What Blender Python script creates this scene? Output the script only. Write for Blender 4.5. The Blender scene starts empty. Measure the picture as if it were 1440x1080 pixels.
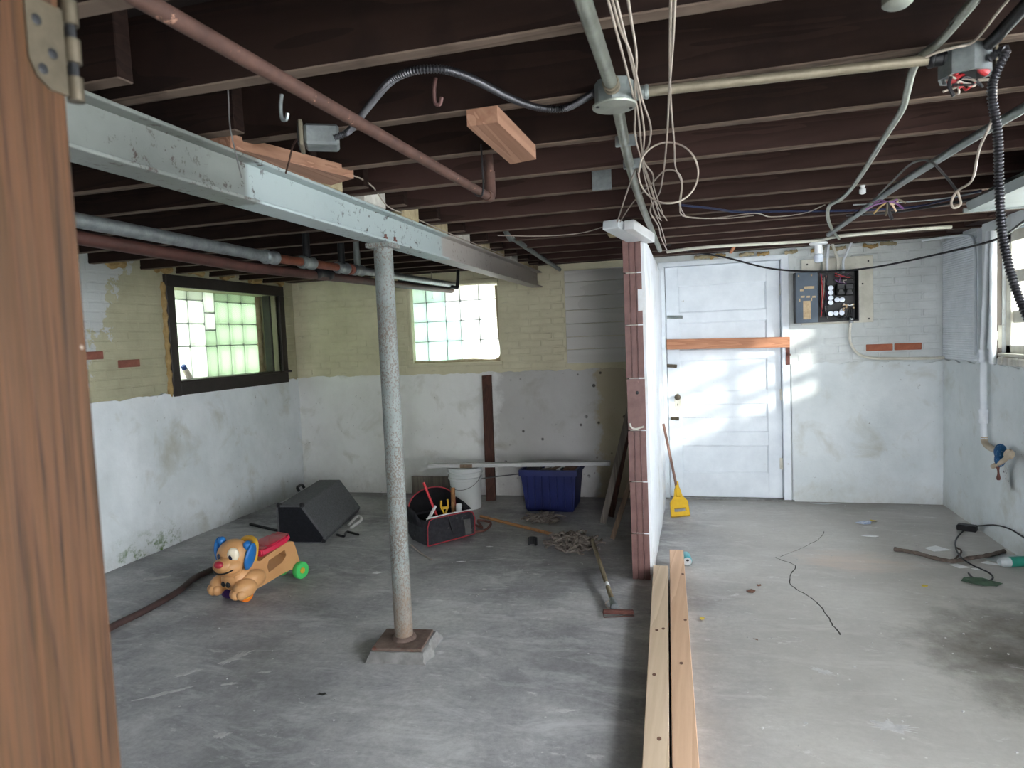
import bpy, bmesh, math, random
from mathutils import Vector, Matrix, noise
random.seed(7)
R = random.random
def U(a, b): return a + (b - a) * random.random()

# ------------------------------------------------------------------ camera, world, sun, exposure
S = bpy.context.scene
FPX, YAW, PIT, ROL, CH = 945.0, -.266, -.066, -.042, 1.5
fw = Vector((math.sin(YAW) * math.cos(PIT), math.cos(YAW) * math.cos(PIT), math.sin(PIT)))
r0 = Vector((math.cos(YAW), -math.sin(YAW), 0)); u0 = r0.cross(fw)
rt = r0 * math.cos(ROL) + u0 * math.sin(ROL); up = -r0 * math.sin(ROL) + u0 * math.cos(ROL)
cd = bpy.data.cameras.new('camera'); cam = bpy.data.objects.new('camera', cd)
S.collection.objects.link(cam); S.camera = cam
cd.sensor_fit = 'HORIZONTAL'; cd.sensor_width = 36; cd.lens = FPX * 36 / 1440; cd.clip_start = .02
cd.dof.use_dof = True; cd.dof.focus_distance = 4.5; cd.dof.aperture_fstop = 8
cam.matrix_world = Matrix(((rt.x, up.x, -fw.x, 0), (rt.y, up.y, -fw.y, 0), (rt.z, up.z, -fw.z, CH), (0, 0, 0, 1)))

W = bpy.data.worlds.new('world'); S.world = W; W.use_nodes = True
bg = W.node_tree.nodes['Background']; bg.inputs[0].default_value = (.90, .92, 1, 1); bg.inputs[1].default_value = 9.0
sd = bpy.data.lights.new('sun', 'SUN'); sd.energy = 1.5; sd.angle = .045; sd.color = (1, .95, .88)
sun = bpy.data.objects.new('sun', sd); S.collection.objects.link(sun)
SUND = Vector((-.64, .74, -.25)).normalized()
sun.rotation_euler = SUND.to_track_quat('-Z', 'Y').to_euler()
S.view_settings.view_transform = 'Standard'; S.view_settings.look = 'None'; S.view_settings.gamma = 1
S.view_settings.use_curve_mapping = False; S.view_settings.exposure = 1.75
try:
    S.cycles.max_bounces = 10; S.cycles.diffuse_bounces = 6; S.cycles.transparent_max_bounces = 12; S.cycles.sample_clamp_indirect = 6
except Exception: pass

# pixel of the photograph -> point on a known plane (floor / ceiling height, wall)
def ray(x, y): return rt * ((x - 720) / FPX) - up * ((y - 540) / FPX) + fw
def F(x, y, z=0.0):
    d = ray(x, y); t = (z - CH) / d.z; return Vector((d.x * t, d.y * t, z))
def WY(x, y, Y):
    d = ray(x, y); t = Y / d.y; return Vector((d.x * t, Y, CH + d.z * t))
def WX(x, y, X):
    d = ray(x, y); t = X / d.x; return Vector((X, d.y * t, CH + d.z * t))

# daylight portals sit exactly in the openings (sampling aid only, they give no light of their own)
def portal(loc, rot, sx, sy):
    l = bpy.data.lights.new('daylight_portal', 'AREA'); l.shape = 'RECTANGLE'; l.size = sx; l.size_y = sy
    l.cycles.is_portal = True
    o = bpy.data.objects.new('daylight_portal', l); S.collection.objects.link(o); o.location = loc; o.rotation_euler = rot
H = math.pi / 2

# ------------------------------------------------------------------ materials
def rgb(h):
    h = h.lstrip('#'); v = [int(h[i:i + 2], 16) / 255 for i in (0, 2, 4)]
    return tuple(c / 12.92 if c <= .04045 else ((c + .055) / 1.055) ** 2.4 for c in v) + (1,)
class NT:
    def __init__(s, name):
        s.m = bpy.data.materials.new(name); s.m.use_nodes = True; s.t = s.m.node_tree; s.n = s.t.nodes
        s.b = s.n['Principled BSDF']
    def new(s, ty, **k):
        n = s.n.new(ty)
        for a, v in k.items(): setattr(n, a, v)
        return n
    def link(s, a, b): s.t.links.new(a, b)
    def coord(s, world=False, scale=(1, 1, 1), rot=(0, 0, 0)):
        if world: o = s.new('ShaderNodeNewGeometry').outputs['Position']
        else: o = s.new('ShaderNodeTexCoord').outputs['Object']
        mp = s.new('ShaderNodeMapping'); mp.inputs['Scale'].default_value = scale; mp.inputs['Rotation'].default_value = rot
        s.link(o, mp.inputs[0]); return mp.outputs[0]
    def noise(s, co, sc, det=6, rough=.6, dist=0):
        n = s.new('ShaderNodeTexNoise'); n.inputs['Scale'].default_value = sc; n.inputs['Detail'].default_value = det
        n.inputs['Roughness'].default_value = rough; n.inputs['Distortion'].default_value = dist
        s.link(co, n.inputs['Vector']); return n.outputs[0]
    def ramp(s, f, stops):
        n = s.new('ShaderNodeValToRGB'); e = n.color_ramp.elements
        while len(e) < len(stops): e.new(.5)
        for i, (p, c) in enumerate(stops):
            e[i].position = p; e[i].color = c if isinstance(c, tuple) else (c, c, c, 1)
        s.link(f, n.inputs[0]); return n.outputs[0]
    def mix(s, f, a, b, mode='MIX'):
        n = s.new('ShaderNodeMix', data_type='RGBA', blend_type=mode)
        for i, v in ((0, f), (6, a), (7, b)):
            if isinstance(v, (int, float, tuple)): n.inputs[i].default_value = v
            else: s.link(v, n.inputs[i])
        return n.outputs[2]
    def math(s, op, a, b=0.0, c=None):
        n = s.new('ShaderNodeMath', operation=op)
        for i, v in enumerate((a, b) if c is None else (a, b, c)):
            if isinstance(v, (int, float)): n.inputs[i].default_value = v
            else: s.link(v, n.inputs[i])
        return n.outputs[0]
    def sep(s, co):
        n = s.new('ShaderNodeSeparateXYZ'); s.link(co, n.inputs[0]); return n.outputs
    def vor(s, co, sc, feat='F1'):
        n = s.new('ShaderNodeTexVoronoi', feature=feat); n.inputs['Scale'].default_value = sc; s.link(co, n.inputs['Vector']); return n.outputs['Distance']
    def bump(s, h, st=.3, d=.01):
        n = s.new('ShaderNodeBump'); n.inputs['Strength'].default_value = st; n.inputs['Distance'].default_value = d
        s.link(h, n.inputs['Height']); s.link(n.outputs[0], s.b.inputs['Normal'])
    def out(s, col=None, rough=None, metal=0, spec=.4):
        b = s.b
        if col is not None:
            if isinstance(col, tuple): b.inputs['Base Color'].default_value = col
            else: s.link(col, b.inputs['Base Color'])
        if rough is not None:
            if isinstance(rough, (int, float)): b.inputs['Roughness'].default_value = rough
            else: s.link(rough, b.inputs['Roughness'])
        b.inputs['Metallic'].default_value = metal; b.inputs['Specular IOR Level'].default_value = spec
        return s.m
M = {}
def plain(name, c1, c2=None, scale=12, rough=.55, metal=0, bump=.15, spec=.4, spots=None, world=False):
    """two-tone mottled surface, optional spots=(colour, scale, threshold)"""
    n = NT(name); co = n.coord(world)
    c1 = rgb(c1); c2 = rgb(c2) if c2 else tuple(min(1, x * .75) for x in c1[:3]) + (1,)
    f = n.noise(co, scale, 8, .65)
    col = n.ramp(f, [(.35, c2), (.65, c1)])
    if spots:
        g = n.noise(co, spots[1], 5, .7)
        col = n.mix(n.ramp(g, [(spots[2], 0.0), (spots[2] + .04, 1.0)]), col, rgb(spots[0]))
    if bump: n.bump(n.noise(co, scale * 3, 6, .7), bump, .004)
    M[name] = n.out(col, rough, metal, spec); return M[name]
def wood(name, c1, c2, axis='Y', rough=.6, fine=40, wave=6, bump=.2, spec=.3, dark=None):
    n = NT(name); sc = {'X': (.06, 1, 1), 'Y': (1, .06, 1), 'Z': (1, 1, .06)}[axis]
    co = n.coord(False, sc)
    a = n.noise(co, wave, 3, .5, 1.2); b = n.noise(co, fine, 5, .7)
    s_ = n.math('MULTIPLY', n.math('FRACT', n.math('MULTIPLY', a, 9.0)), .5)
    f = n.math('ADD', s_, n.math('MULTIPLY', b, .6))
    stops = [(.25, rgb(c2)), (.75, rgb(c1))]
    col = n.ramp(f, stops)
    if dark:
        g = n.noise(n.coord(), 5, 4, .6); col = n.mix(n.ramp(g, [(.5, 0.0), (.75, .8)]), col, rgb(dark))
    n.bump(f, bump, .003); M[name] = n.out(col, rough, 0, spec); return M[name]

def mat_floor():
    n = NT('concrete_floor'); co = n.coord(True); x, y, z = n.sep(co)
    base = n.ramp(n.noise(co, 1.1, 10, .62), [(.34, rgb('#7b7a7d')), (.5, rgb('#a3a2a3')), (.66, rgb('#c0bfbd'))])
    fine = n.ramp(n.noise(co, 34, 8, .75), [(.3, .72), (.7, 1.12)])
    col = n.mix(1.0, base, fine, 'MULTIPLY')
    # trowel streaks
    st = n.noise(n.coord(True, (1.0, 2.6, 1), (0, 0, .35)), 2.2, 10, .75, .8)
    col = n.mix(n.ramp(st, [(.50, 0.0), (.68, .6)]), col, rgb('#d2d2d2'))
    col = n.mix(n.ramp(n.noise(n.coord(True, (1, 4, 1), (0, 0, -.5)), 1.7, 8, .75, 1), [(.52, 0.0), (.75, .55)]), col, rgb('#757476'))
    # right side of the room is paler and warmer
    wr = n.math('MULTIPLY', n.ramp(n.math('ADD', x, n.math('MULTIPLY', n.noise(co, 1.5, 5), .8)), [(0.05, 0.0), (.75, 1.0)]), .6)
    col = n.mix(wr, col, rgb('#bdb8af'))
    # oily brown dirt by the right wall
    dx = n.math('DIVIDE', n.math('SUBTRACT', x, 1.75), .85); dy = n.math('DIVIDE', n.math('SUBTRACT', y, 3.35), .75)
    d = n.math('ADD', n.math('MULTIPLY', dx, dx), n.math('MULTIPLY', dy, dy))
    d = n.math('ADD', d, n.math('MULTIPLY', n.math('SUBTRACT', n.noise(co, 4, 8, .7), .5), 2.2))
    col = n.mix(n.ramp(d, [(0.0, .85), (.55, .45), (1.0, 0.0)]), col, rgb('#4a4138'))
    # dirt line in front of the back wall
    e = n.math('ADD', y, n.math('MULTIPLY', n.noise(co, 5, 6, .7), .35))
    col = n.mix(n.ramp(n.math('SUBTRACT', e, 5.45), [(.55, 0.0), (.95, .6)]), col, rgb('#57504a'))
    # pinkish worn patches
    px = n.math('DIVIDE', n.math('SUBTRACT', x, .95), .55); py = n.math('DIVIDE', n.math('SUBTRACT', y, 4.6), .35)
    p = n.math('ADD', n.math('MULTIPLY', px, px), n.math('MULTIPLY', py, py))
    p = n.math('ADD', p, n.math('MULTIPLY', n.noise(n.coord(True, (1, 4, 1)), 3, 6, .7), 1.6)); p = n.math('MULTIPLY', p, .62)
    col = n.mix(n.ramp(p, [(.45, .6), (.8, 0.0)]), col, rgb('#cbb7a8'))
    # white scuffs and paint specks
    sc = n.noise(n.coord(True, (1, 2.2, 1), (0, 0, .6)), 5, 10, .78, .4)
    col = n.mix(n.ramp(sc, [(.59, 0.0), (.68, .6)]), col, rgb('#e0dfdd'))
    v = n.vor(co, 9)
    col = n.mix(n.ramp(v, [(.03, .7), (.055, 0.0)]), col, rgb('#d5d4d0'))
    n.bump(n.math('ADD', n.noise(co, 25, 8, .7), n.math('MULTIPLY', n.noise(co, 3, 4), 1.5)), .25, .008)
    rough = n.ramp(n.noise(co, 2, 6, .6), [(.3, .42), (.7, .72)])
    M['floor'] = n.out(col, rough, 0, .35)
def mat_plaster(name, c1, c2, grime, moss=False, stain_shade=False):
    n = NT(name); co = n.coord(True); x, y, z = n.sep(co)
    col = n.ramp(n.noise(co, 1.6, 8, .62), [(.3, rgb(c2)), (.62, rgb(c1))])
    col = n.mix(n.ramp(n.noise(co, 3.1, 6, .6, .5), [(.55, 0.0), (.75, .55)]), col, rgb('#a9a48f'))
    # rising dirt near the floor, uneven
    lo = n.math('ADD', z, n.math('MULTIPLY', n.noise(co, 7, 9, .8), -.75)); lo = n.math('ADD', lo, .6)
    col = n.mix(n.ramp(lo, [(.1, .55), (.27, .22), (.45, 0.0)]), col, rgb(grime))
    if stain_shade:   # grey staining with painted-in shade past the upright plank, tan old coat near the partition
        k = n.math('ADD', x, n.math('MULTIPLY', n.math('SUBTRACT', n.noise(co, 2.5, 8, .7), .5), .5))
        col = n.mix(n.ramp(n.math('ADD', k, 2.6), [(.72, 0.0), (.80, .42)]), col, rgb('#7d7770'))
        col = n.mix(n.ramp(n.math('ADD', k, 1.3), [(.42, 0.0), (.46, .7)]), col, rgb('#b5a680'))
        sp = n.math('MULTIPLY', n.ramp(n.vor(co, 9), [(.11, 1.0), (.17, 0.0)]), n.ramp(n.math('ADD', k, 2.6), [(.75, 0.0), (.9, 1.0)]))
        col = n.mix(n.math('MULTIPLY', sp, n.ramp(n.noise(co, 4, 2), [(.44, 0.0), (.5, .85)])), col, rgb('#3a332e'))
    # small pits and flakes
    g = n.noise(co, 22, 7, .72)
    m = n.math('MULTIPLY', n.ramp(g, [(.645, 0.0), (.68, .75)]), n.ramp(n.noise(co, 2.4, 3), [(.42, .1), (.6, 1.0)]))
    col = n.mix(m, col, rgb('#77706a'))
    if moss:
        g = n.math('MULTIPLY', n.ramp(n.noise(co, 9, 8, .75), [(.5, 0.0), (.6, 1.0)]), n.ramp(z, [(.02, 1.0), (.22, 0.0)]))
        g = n.math('MULTIPLY', g, n.ramp(n.math('SUBTRACT', y, 3.4), [(.3, .0), (.42, 1.0), (.95, 1.0), (1.05, 0.0)] ))
        col = n.mix(g, col, rgb('#5d7a3c'))
    n.bump(n.math('ADD', n.noise(co, 8, 8, .65), n.math('MULTIPLY', g, .6)), .35, .012)
    M[name] = n.out(col, .8, 0, .25)
def mat_brickpaint(name, c1, c2, flake=None, worn='#8c8470'):
    n = NT(name); co = n.coord(True); x, y, z = n.sep(co)
    col = n.ramp(n.noise(co, 2.2, 8, .65), [(.3, rgb(c2)), (.65, rgb(c1))])
    col = n.mix(n.ramp(n.noise(n.coord(True, (1, 1, 5)), 5, 8, .75), [(.6, 0.0), (.74, .55)]), col, rgb(worn))
    if flake:   # old pale coat flaking through near the doorway end of the left wall
        k = n.math('ADD', y, n.math('MULTIPLY', n.math('SUBTRACT', n.noise(co, 3.5, 8, .7), .5), 1.3))
        k = n.math('ADD', k, n.math('MULTIPLY', z, -.45))
        col = n.mix(n.ramp(n.math('SUBTRACT', k, 2.8), [(.20, 1.0), (.23, 0.0)]), col, rgb(flake))
    n.bump(n.noise(co, 14, 8, .7), .5, .012)
    M[name] = n.out(col, .78, 0, .25)
def mat_steel_paint():
    n = NT('grey_green_steel_paint'); co = n.coord(True); x, y, z = n.sep(co)
    col = n.ramp(n.noise(co, 2.5, 7, .6), [(.3, rgb('#666a66')), (.7, rgb('#7d817d'))])
    # paler repainted length in the middle, bare end near the back wall
    m = n.math('MULTIPLY', n.ramp(n.math('SUBTRACT', y, 1.5), [(.42, 0.0), (.45, 1.0)]), 1.0)
    col = n.mix(n.math('MULTIPLY', m, .6), col, rgb('#bccbcd'))
    b = n.ramp(n.math('MULTIPLY', n.math('SUBTRACT', y, 3.0), .5), [(.34, 0.0), (.36, 1.0)])
    col = n.mix(n.math('MULTIPLY', b, .85), col, rgb('#a59b94'))
    rust = n.ramp(n.noise(co, 26, 8, .75), [(.57, 0.0), (.61, 1.0)])
    rust = n.math('MULTIPLY', rust, n.ramp(n.noise(co, 2.2, 3), [(.45, .05), (.6, 1.0)]))
    col = n.mix(rust, col, rgb('#3b2d28'))
    n.bump(n.noise(co, 30, 6, .7), .2, .004)
    M['steel_paint'] = n.out(col, .5, 0, .45)
def mat_column():
    n = NT('flaking_column_paint'); co = n.coord(True)
    col = n.ramp(n.noise(co, 7, 7, .6), [(.3, rgb('#6e7574')), (.7, rgb('#8b918f'))])
    g = n.noise(n.coord(True, (1, 1, .7)), 130, 4, .75); k = n.noise(co, 5, 4, .6)
    col = n.mix(n.ramp(n.math('ADD', g, n.math('MULTIPLY', k, .35)), [(.68, 0.0), (.75, .85)]), col, rgb('#65574c'))
    x, y, z = n.sep(co)
    lowr = n.ramp(n.math('ADD', z, n.math('SUBTRACT', .5, n.math('MULTIPLY', n.noise(co, 20, 6, .7), .8))), [(.12, 1.0), (.55, 0.0)])
    col = n.mix(n.math('MULTIPLY', lowr, .7), col, rgb('#8a7360'))
    n.bump(g, .4, .003); M['column'] = n.out(col, .6, 0, .4)
def mat_glass(name, tint, trans=.02, k=.1):
    n = NT(name); t = n.t; o = n.n['Material Output']; n.n.remove(n.b)
    tr = n.new('ShaderNodeBsdfTransparent'); tr.inputs[0].default_value = tint
    tl = n.new('ShaderNodeBsdfTranslucent')
    co = n.coord(False, (1, 1, 1), (0.6, 0.6, 0.6))
    w = n.new('ShaderNodeTexWave'); w.inputs['Scale'].default_value = 42; n.link(co, w.inputs[0])
    c = n.mix(n.ramp(w.outputs[1], [(.3, 0.0), (.7, .45)]), tint, (1, 1, 1, 1)); n.link(n.mix(1.0, c, (k, k, k, 1), 'MULTIPLY'), tl.inputs[0])
    gl = n.new('ShaderNodeBsdfGlossy'); gl.inputs['Roughness'].default_value = .12
    a = n.new('ShaderNodeMixShader'); a.inputs[0].default_value = trans; n.link(tl.outputs[0], a.inputs[1]); n.link(tr.outputs[0], a.inputs[2])
    b = n.new('ShaderNodeMixShader'); b.inputs[0].default_value = .05; n.link(a.outputs[0], b.inputs[1]); n.link(gl.outputs[0], b.inputs[2])
    n.link(b.outputs[0], o.inputs[0]); M[name] = n.m
def mat_pane():
    n = NT('clear_pane'); o = n.n['Material Output']; n.n.remove(n.b)
    tr = n.new('ShaderNodeBsdfTransparent'); tr.inputs[0].default_value = (.95, .97, .96, 1)
    gl = n.new('ShaderNodeBsdfGlossy'); gl.inputs['Roughness'].default_value = .05
    b = n.new('ShaderNodeMixShader'); b.inputs[0].default_value = .05; n.link(tr.outputs[0], b.inputs[1]); n.link(gl.outputs[0], b.inputs[2])
    n.link(b.outputs[0], o.inputs[0]); M['pane'] = n.m
def mat_oak():
    n = NT('varnished_oak'); co = n.coord(True, (1, 1, .06))
    a = n.noise(co, 13, 2, .45, .7)
    g = n.math('FRACT', n.math('MULTIPLY', a, 15.0))
    fine = n.noise(n.coord(True, (1, 1, .02)), 240, 4, .7)
    col = n.ramp(g, [(0.0, rgb('#1d1108')), (.25, rgb('#35220f')), (.8, rgb('#402b1a')), (1.0, rgb('#2a190d'))])
    col = n.mix(n.ramp(fine, [(.42, .65), (.58, 0.0)]), col, rgb('#4f321d'))
    sp = n.noise(n.coord(True, (1, 1, .6)), 28, 4, .6)
    col = n.mix(n.ramp(sp, [(.70, 0.0), (.74, .55)]), col, rgb('#cfc6b8'))
    n.bump(fine, .25, .002); M['oak'] = n.out(col, .62, 0, .22)
def mat_tin():
    plain('galvanized', '#a3a9aa', '#7d8485', 14, .42, .7, .1)
mat_floor(); mat_plaster('plaster_left', '#e9edf0', '#d2d8da', '#a9a79e', True); mat_plaster('plaster_back', '#f2f2f0', '#e0dfdc', '#a09a90', stain_shade=True)
mat_plaster('plaster_right', '#dfe4e5', '#c8cfd0', '#aaa596'); mat_plaster('plaster_tile', '#eef1f5', '#dfe4ea', '#cfcdc6')
mat_brickpaint('brick_olive', '#b8b498', '#9f9b82', '#b9bdbc'); mat_brickpaint('brick_olive_back', '#e0d9bd', '#cac3a5')
mat_brickpaint('brick_white', '#d8dcdb', '#bcc1c0', None, '#a8a59c')
mat_steel_paint(); mat_column(); mat_oak(); mat_tin(); mat_pane()
mat_glass('glass_green', (.68, .84, .60, 1), .004, .43); mat_glass('glass_pale', (.90, .96, .84, 1), .006, .47); mat_glass('glass_mint', (.74, .95, .84, 1), .01, .49); mat_glass('glass_white', (.95, .98, .93, 1), .03, .62)
plain('red_brick', '#8a5546', '#74453a', 18, .85, 0, .5)
plain('orange_brick', '#b06a50', '#9a5a43', 18, .85, 0, .5)
plain('clay_tile', '#80605b', '#694a46', 9, .38, 0, .12, .5, ('#a97e78', 30, .66))
plain('mortar', '#b9ab8c', '#97896a', 15, .9, 0, .6)
plain('mortar_white', '#d6d4cc', '#b9b6ad', 15, .9, 0, .5)
plain('foam', '#b59a6a', '#94784a', 18, .85, 0, .6)
plain('white_paint', '#e6ebef', '#d5dbe0', 5, .45, 0, .06, .45, ('#b9b6ad', 14, .68))
plain('door_paint', '#e4eaef', '#d3dae0', 4, .42, 0, .05, .45, ('#b5b3ac', 11, .70))
plain('cream_paint', '#dedbce', '#c5c2b4', 8, .6, 0, .1, .4, ('#8f8a7d', 18, .66))
plain('grey_board', '#b0aca4', '#97938b', 6, .75, 0, .15, .3, ('#8a7f73', 22, .68))
plain('dark_frame', '#2c2422', '#1f1918', 14, .5, 0, .15)
plain('rust_pipe', '#553d35', '#412e28', 16, .7, .1, .25, .3, ('#93705f', 40, .64))
plain('brown_pipe', '#4c302a', '#39241f', 12, .5, .1, .15)
plain('copper_pipe', '#8d5440', '#6f3f30', 12, .45, .4, .1)
plain('grey_conduit', '#a2a69c', '#83877d', 12, .42, .55, .08)
plain('old_conduit', '#857d6c', '#6b6353', 12, .5, .35, .1)
plain('grey_metal', '#8f9694', '#727977', 10, .45, .5, .1)
plain('dark_metal', '#2b2c2e', '#1c1d1f', 10, .5, .5, .1)
plain('brass', '#5f5647', '#474034', 20, .45, .6, .2, .5, ('#4a4034', 24, .62))
plain('black_armor', '#5c5c60', '#434347', 10, .32, .8, .03)
plain('black_plastic', '#1e1e20', '#151517', 10, .45, 0, .05)
plain('white_wire', '#b3a89c', '#978c80', 10, .5, 0, .03)
plain('white_plastic', '#e6e8ea', '#d8dadc', 6, .35, 0, .02, .5)
plain('grey_wire', '#6c6b6a', '#504f4e', 10, .5, 0, .05)
plain('black_wire', '#232327', '#18181b', 10, .45, 0, .03)
plain('red_wire', '#c23b3f', '#a12d31', 10, .4, 0, .03)
plain('blue_wire', '#2a3350', '#1e2540', 10, .4, 0, .03)
plain('purple_wire', '#7d4f86', '#5f3b68', 10, .4, 0, .03)
plain('panel_blue', '#4e5a66', '#434e59', 6, .5, .2, .05)
plain('sticker', '#c7b08c', '#a98f6b', 40, .6, 0, .02)
plain('fuse_glass', '#dfe6ef', '#c3ccda', 20, .15, 0, .02, .6)
plain('speaker_carpet', '#6c6d6f', '#5a5b5d', 60, .95, 0, .6, .15)
plain('speaker_end', '#26262b', '#1d1d21', 60, .9, 0, .4, .2)
plain('bag_black', '#3b3b40', '#2a2a2e', 30, .85, 0, .4, .2, ('#6a6866', 22, .62))
plain('bag_inside', '#1c1c1f', '#141416', 30, .9, 0, .3, .2)
plain('bag_red', '#b23742', '#972c37', 20, .6, 0, .05)
plain('tool_red', '#d8323c', '#c32a34', 10, .35, 0, .02, .5)
plain('tool_yellow', '#e2b52c', '#c99d1f', 10, .4, 0, .02, .5)
plain('bucket_white', '#dfe1e0', '#d3d6d6', 4, .4, 0, .02, .45)
plain('bin_blue', '#222c66', '#1a2253', 5, .45, 0, .03, .45)
plain('mop_grey', '#8e857c', '#5f5751', 30, .95, 0, .4, .1)
plain('rusty_plate', '#75645b', '#5a4a43', 20, .8, .1, .5, .3, ('#6a4238', 12, .6))
plain('rusty_metal', '#7d5148', '#5f3d37', 20, .7, .3, .3)
plain('tan_plastic', '#cf9b68', '#c8935f', 5, .42, 0, .02, .45)
plain('toy_blue', '#2470b5', '#1f65a6', 6, .4, 0, .02, .45)
plain('toy_red', '#d52c4c', '#c62745', 5, .35, 0, .02, .45)
plain('toy_nose', '#a8283a', '#962233', 5, .35, 0, .02, .5)
plain('toy_green', '#4bc768', '#42b65d', 5, .4, 0, .02, .45)
plain('toy_yellow', '#e3b13a', '#d7a432', 5, .4, 0, .02, .45)
plain('toy_orange', '#e07a26', '#d06e1f', 5, .4, 0, .02, .45)
plain('toy_purple', '#5b3a86', '#4e3176', 5, .4, 0, .02, .45)
plain('toy_cream', '#e6d9bf', '#dccfb4', 5, .4, 0, .02, .45)
plain('eye_dark', '#1c2740', '#141d33', 5, .25, 0, .02, .5)
plain('hose', '#4a3734', '#382927', 12, .55, 0, .1)
plain('can_blue', '#58b3bd', '#459fab', 12, .3, .35, .02, .5)
plain('can_metal', '#c4c6c8', '#a9abad', 12, .3, .8, .02)
plain('paper', '#f0f0f0', '#dcdddd', 20, .8, 0, .1)
plain('paper_blue', '#7d97c4', '#e0e2e4', 25, .7, 0, .05)
plain('paper_yellow', '#d9c04a', '#c7ad36', 15, .6, 0, .05)
plain('broom_yellow', '#e0b62f', '#cda225', 10, .5, 0, .1)
plain('leaf_brown', '#7d5a48', '#5f4234', 20, .8, 0, .1)
plain('leaf_green', '#4d6650', '#364c3b', 14, .7, 0, .2)
plain('bark', '#6b5f56', '#4a413a', 25, .9, 0, .6)
plain('green_plastic', '#2f8f7b', '#267a69', 10, .4, 0, .02)
plain('clear_plastic', '#c2c9c9', '#aab2b2', 14, .3, 0, .05, .5)
plain('blue_dots', '#235a86', '#1c4a70', 8, .7, 0, .05, .3, ('#a9c4d8', 60, .60))
plain('tan_fitting', '#c3b49d', '#ab9c85', 12, .5, 0, .05)
plain('peeled', '#d9dbd9', '#c5c8c6', 18, .7, 0, .2, .3, ('#26282c', 30, .56))
plain('pale_sheet', '#a2aaa8', '#8f9795', 5, .5, .15, .04)
plain('spot_white', '#c6c5c3', '#aeadac', 30, .75, 0, .1)
plain('crack_dark', '#3d3935', '#2f2c29', 30, .9, 0, .1)
plain('grass', '#6f8a4c', '#56703a', 3, .95, 0, .3)
plain('gravel', '#b5b2a9', '#99968d', 6, .9, 0, .3)
plain('siding', '#c9c8c2', '#b5b4ae', 2, .7, 0, .1)
plain('subfloor', '#211815', '#17110f', 5, .85, 0, .2, .2)
plain('footing', '#8c8a88', '#6f6d6b', 14, .9, 0, .8)
plain('salt_glass', '#d8d4c4', '#bfb9a5', 14, .3, 0, .05, .5)
plain('label_blue', '#2f4f8e', '#274478', 10, .5, 0, .02)
plain('hook_pink', '#6a4c48', '#543a37', 20, .6, .2, .1)
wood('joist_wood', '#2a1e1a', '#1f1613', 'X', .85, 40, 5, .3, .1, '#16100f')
wood('joist_lit_edge', '#6b5d53', '#52463e', 'X', .85, 40, 5, .2, .1, '#3a302b')  # paler copy for undersides, light bounced off the floor put into the colour
wood('joist_red_lit', '#3b2824', '#2c1d1a', 'X', .75, 40, 5, .3, .2)  # redder, lighter copy of the joist wood, window light painted into it
wood('pine_y', '#dac3a8', '#c9b094', 'Y', .7, 60, 4, .1, .2)
wood('pine_pink', '#deba9b', '#cda587', 'Y', .7, 60, 4, .1, .2)
wood('pine_x', '#bd8767', '#a06a4d', 'X', .6, 60, 7, .15)
wood('block_wood', '#a37c66', '#86604c', 'Y', .7, 50, 6, .2)
wood('brown_post', '#58392f', '#3f2821', 'Z', .7, 50, 6, .25)
wood('grey_wood', '#847c73', '#645d55', 'Z', .8, 50, 6, .25)
wood('tan_wood', '#8a7562', '#6d5b4b', 'Z', .75, 50, 6, .25)
wood('white_board', '#cfcfcd', '#b8b8b5', 'X', .6, 30, 4, .1)
wood('handle_wood', '#a87a4e', '#865d38', 'X', .55, 40, 5, .1)
wood('handle_grey', '#8c8068', '#6c614c', 'Y', .65, 40, 5, .1)
wood('handle_brown', '#8a6a5e', '#6e5147', 'Z', .6, 40, 5, .1)
wood('white_siding', '#d8d5cf', '#cdcac4', 'X', .75, 20, 1.5, .08)

# ------------------------------------------------------------------ mesh helpers
C = S.collection
ORG = {}
def V(*a): return Vector(a)
def bm_(): return bmesh.new()
def box(bm, c, s, rot=None, bev=0.0):
    """box of full size s centred at c, optional rotation matrix / z angle"""
    if rot is None: rot = Matrix.Identity(3)
    elif isinstance(rot, (int, float)): rot = Matrix.Rotation(rot, 3, 'Z')
    g = bmesh.ops.create_cube(bm, size=1)['verts']
    for v in g: v.co = Vector((v.co.x * s[0], v.co.y * s[1], v.co.z * s[2]))
    if bev:
        es = list({e for v in g for e in v.link_edges})
        g = bmesh.ops.bevel(bm, geom=es, offset=bev, segments=1, affect='EDGES')['verts']
        g = list({v for v in g})
    for v in g: v.co = rot @ v.co + Vector(c)
    return bm
def bxx(bm, x0, x1, y0, y1, z0, z1, bev=0.0):
    return box(bm, ((x0 + x1) / 2, (y0 + y1) / 2, (z0 + z1) / 2), (abs(x1 - x0), abs(y1 - y0), abs(z1 - z0)), None, bev)
def beam_between(bm, a, b, w, h, bev=0.0, upv=Vector((0, 0, 1))):
    a, b = Vector(a), Vector(b); d = (b - a); L = d.length; d.normalize()
    if abs(d.dot(upv)) > .98: upv = Vector((0, 1, 0))
    s = d.cross(upv).normalized(); u = s.cross(d).normalized()
    return box(bm, (a + b) / 2, (L, w, h), Matrix((d, s, u)).transposed(), bev)
def catmull(p, n=6):
    p = [Vector(q) for q in p]
    if len(p) < 3 or n < 2: return p
    o = []
    for i in range(len(p) - 1):
        a = p[i - 1] if i else p[0] * 2 - p[1]; b, c = p[i], p[i + 1]
        d = p[i + 2] if i + 2 < len(p) else c * 2 - b
        for k in range(n):
            t = k / n
            o.append(.5 * ((2 * b) + (c - a) * t + (2 * a - 5 * b + 4 * c - d) * t * t + (3 * b - a - 3 * c + d) * t ** 3))
    o.append(p[-1]); return o
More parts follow.
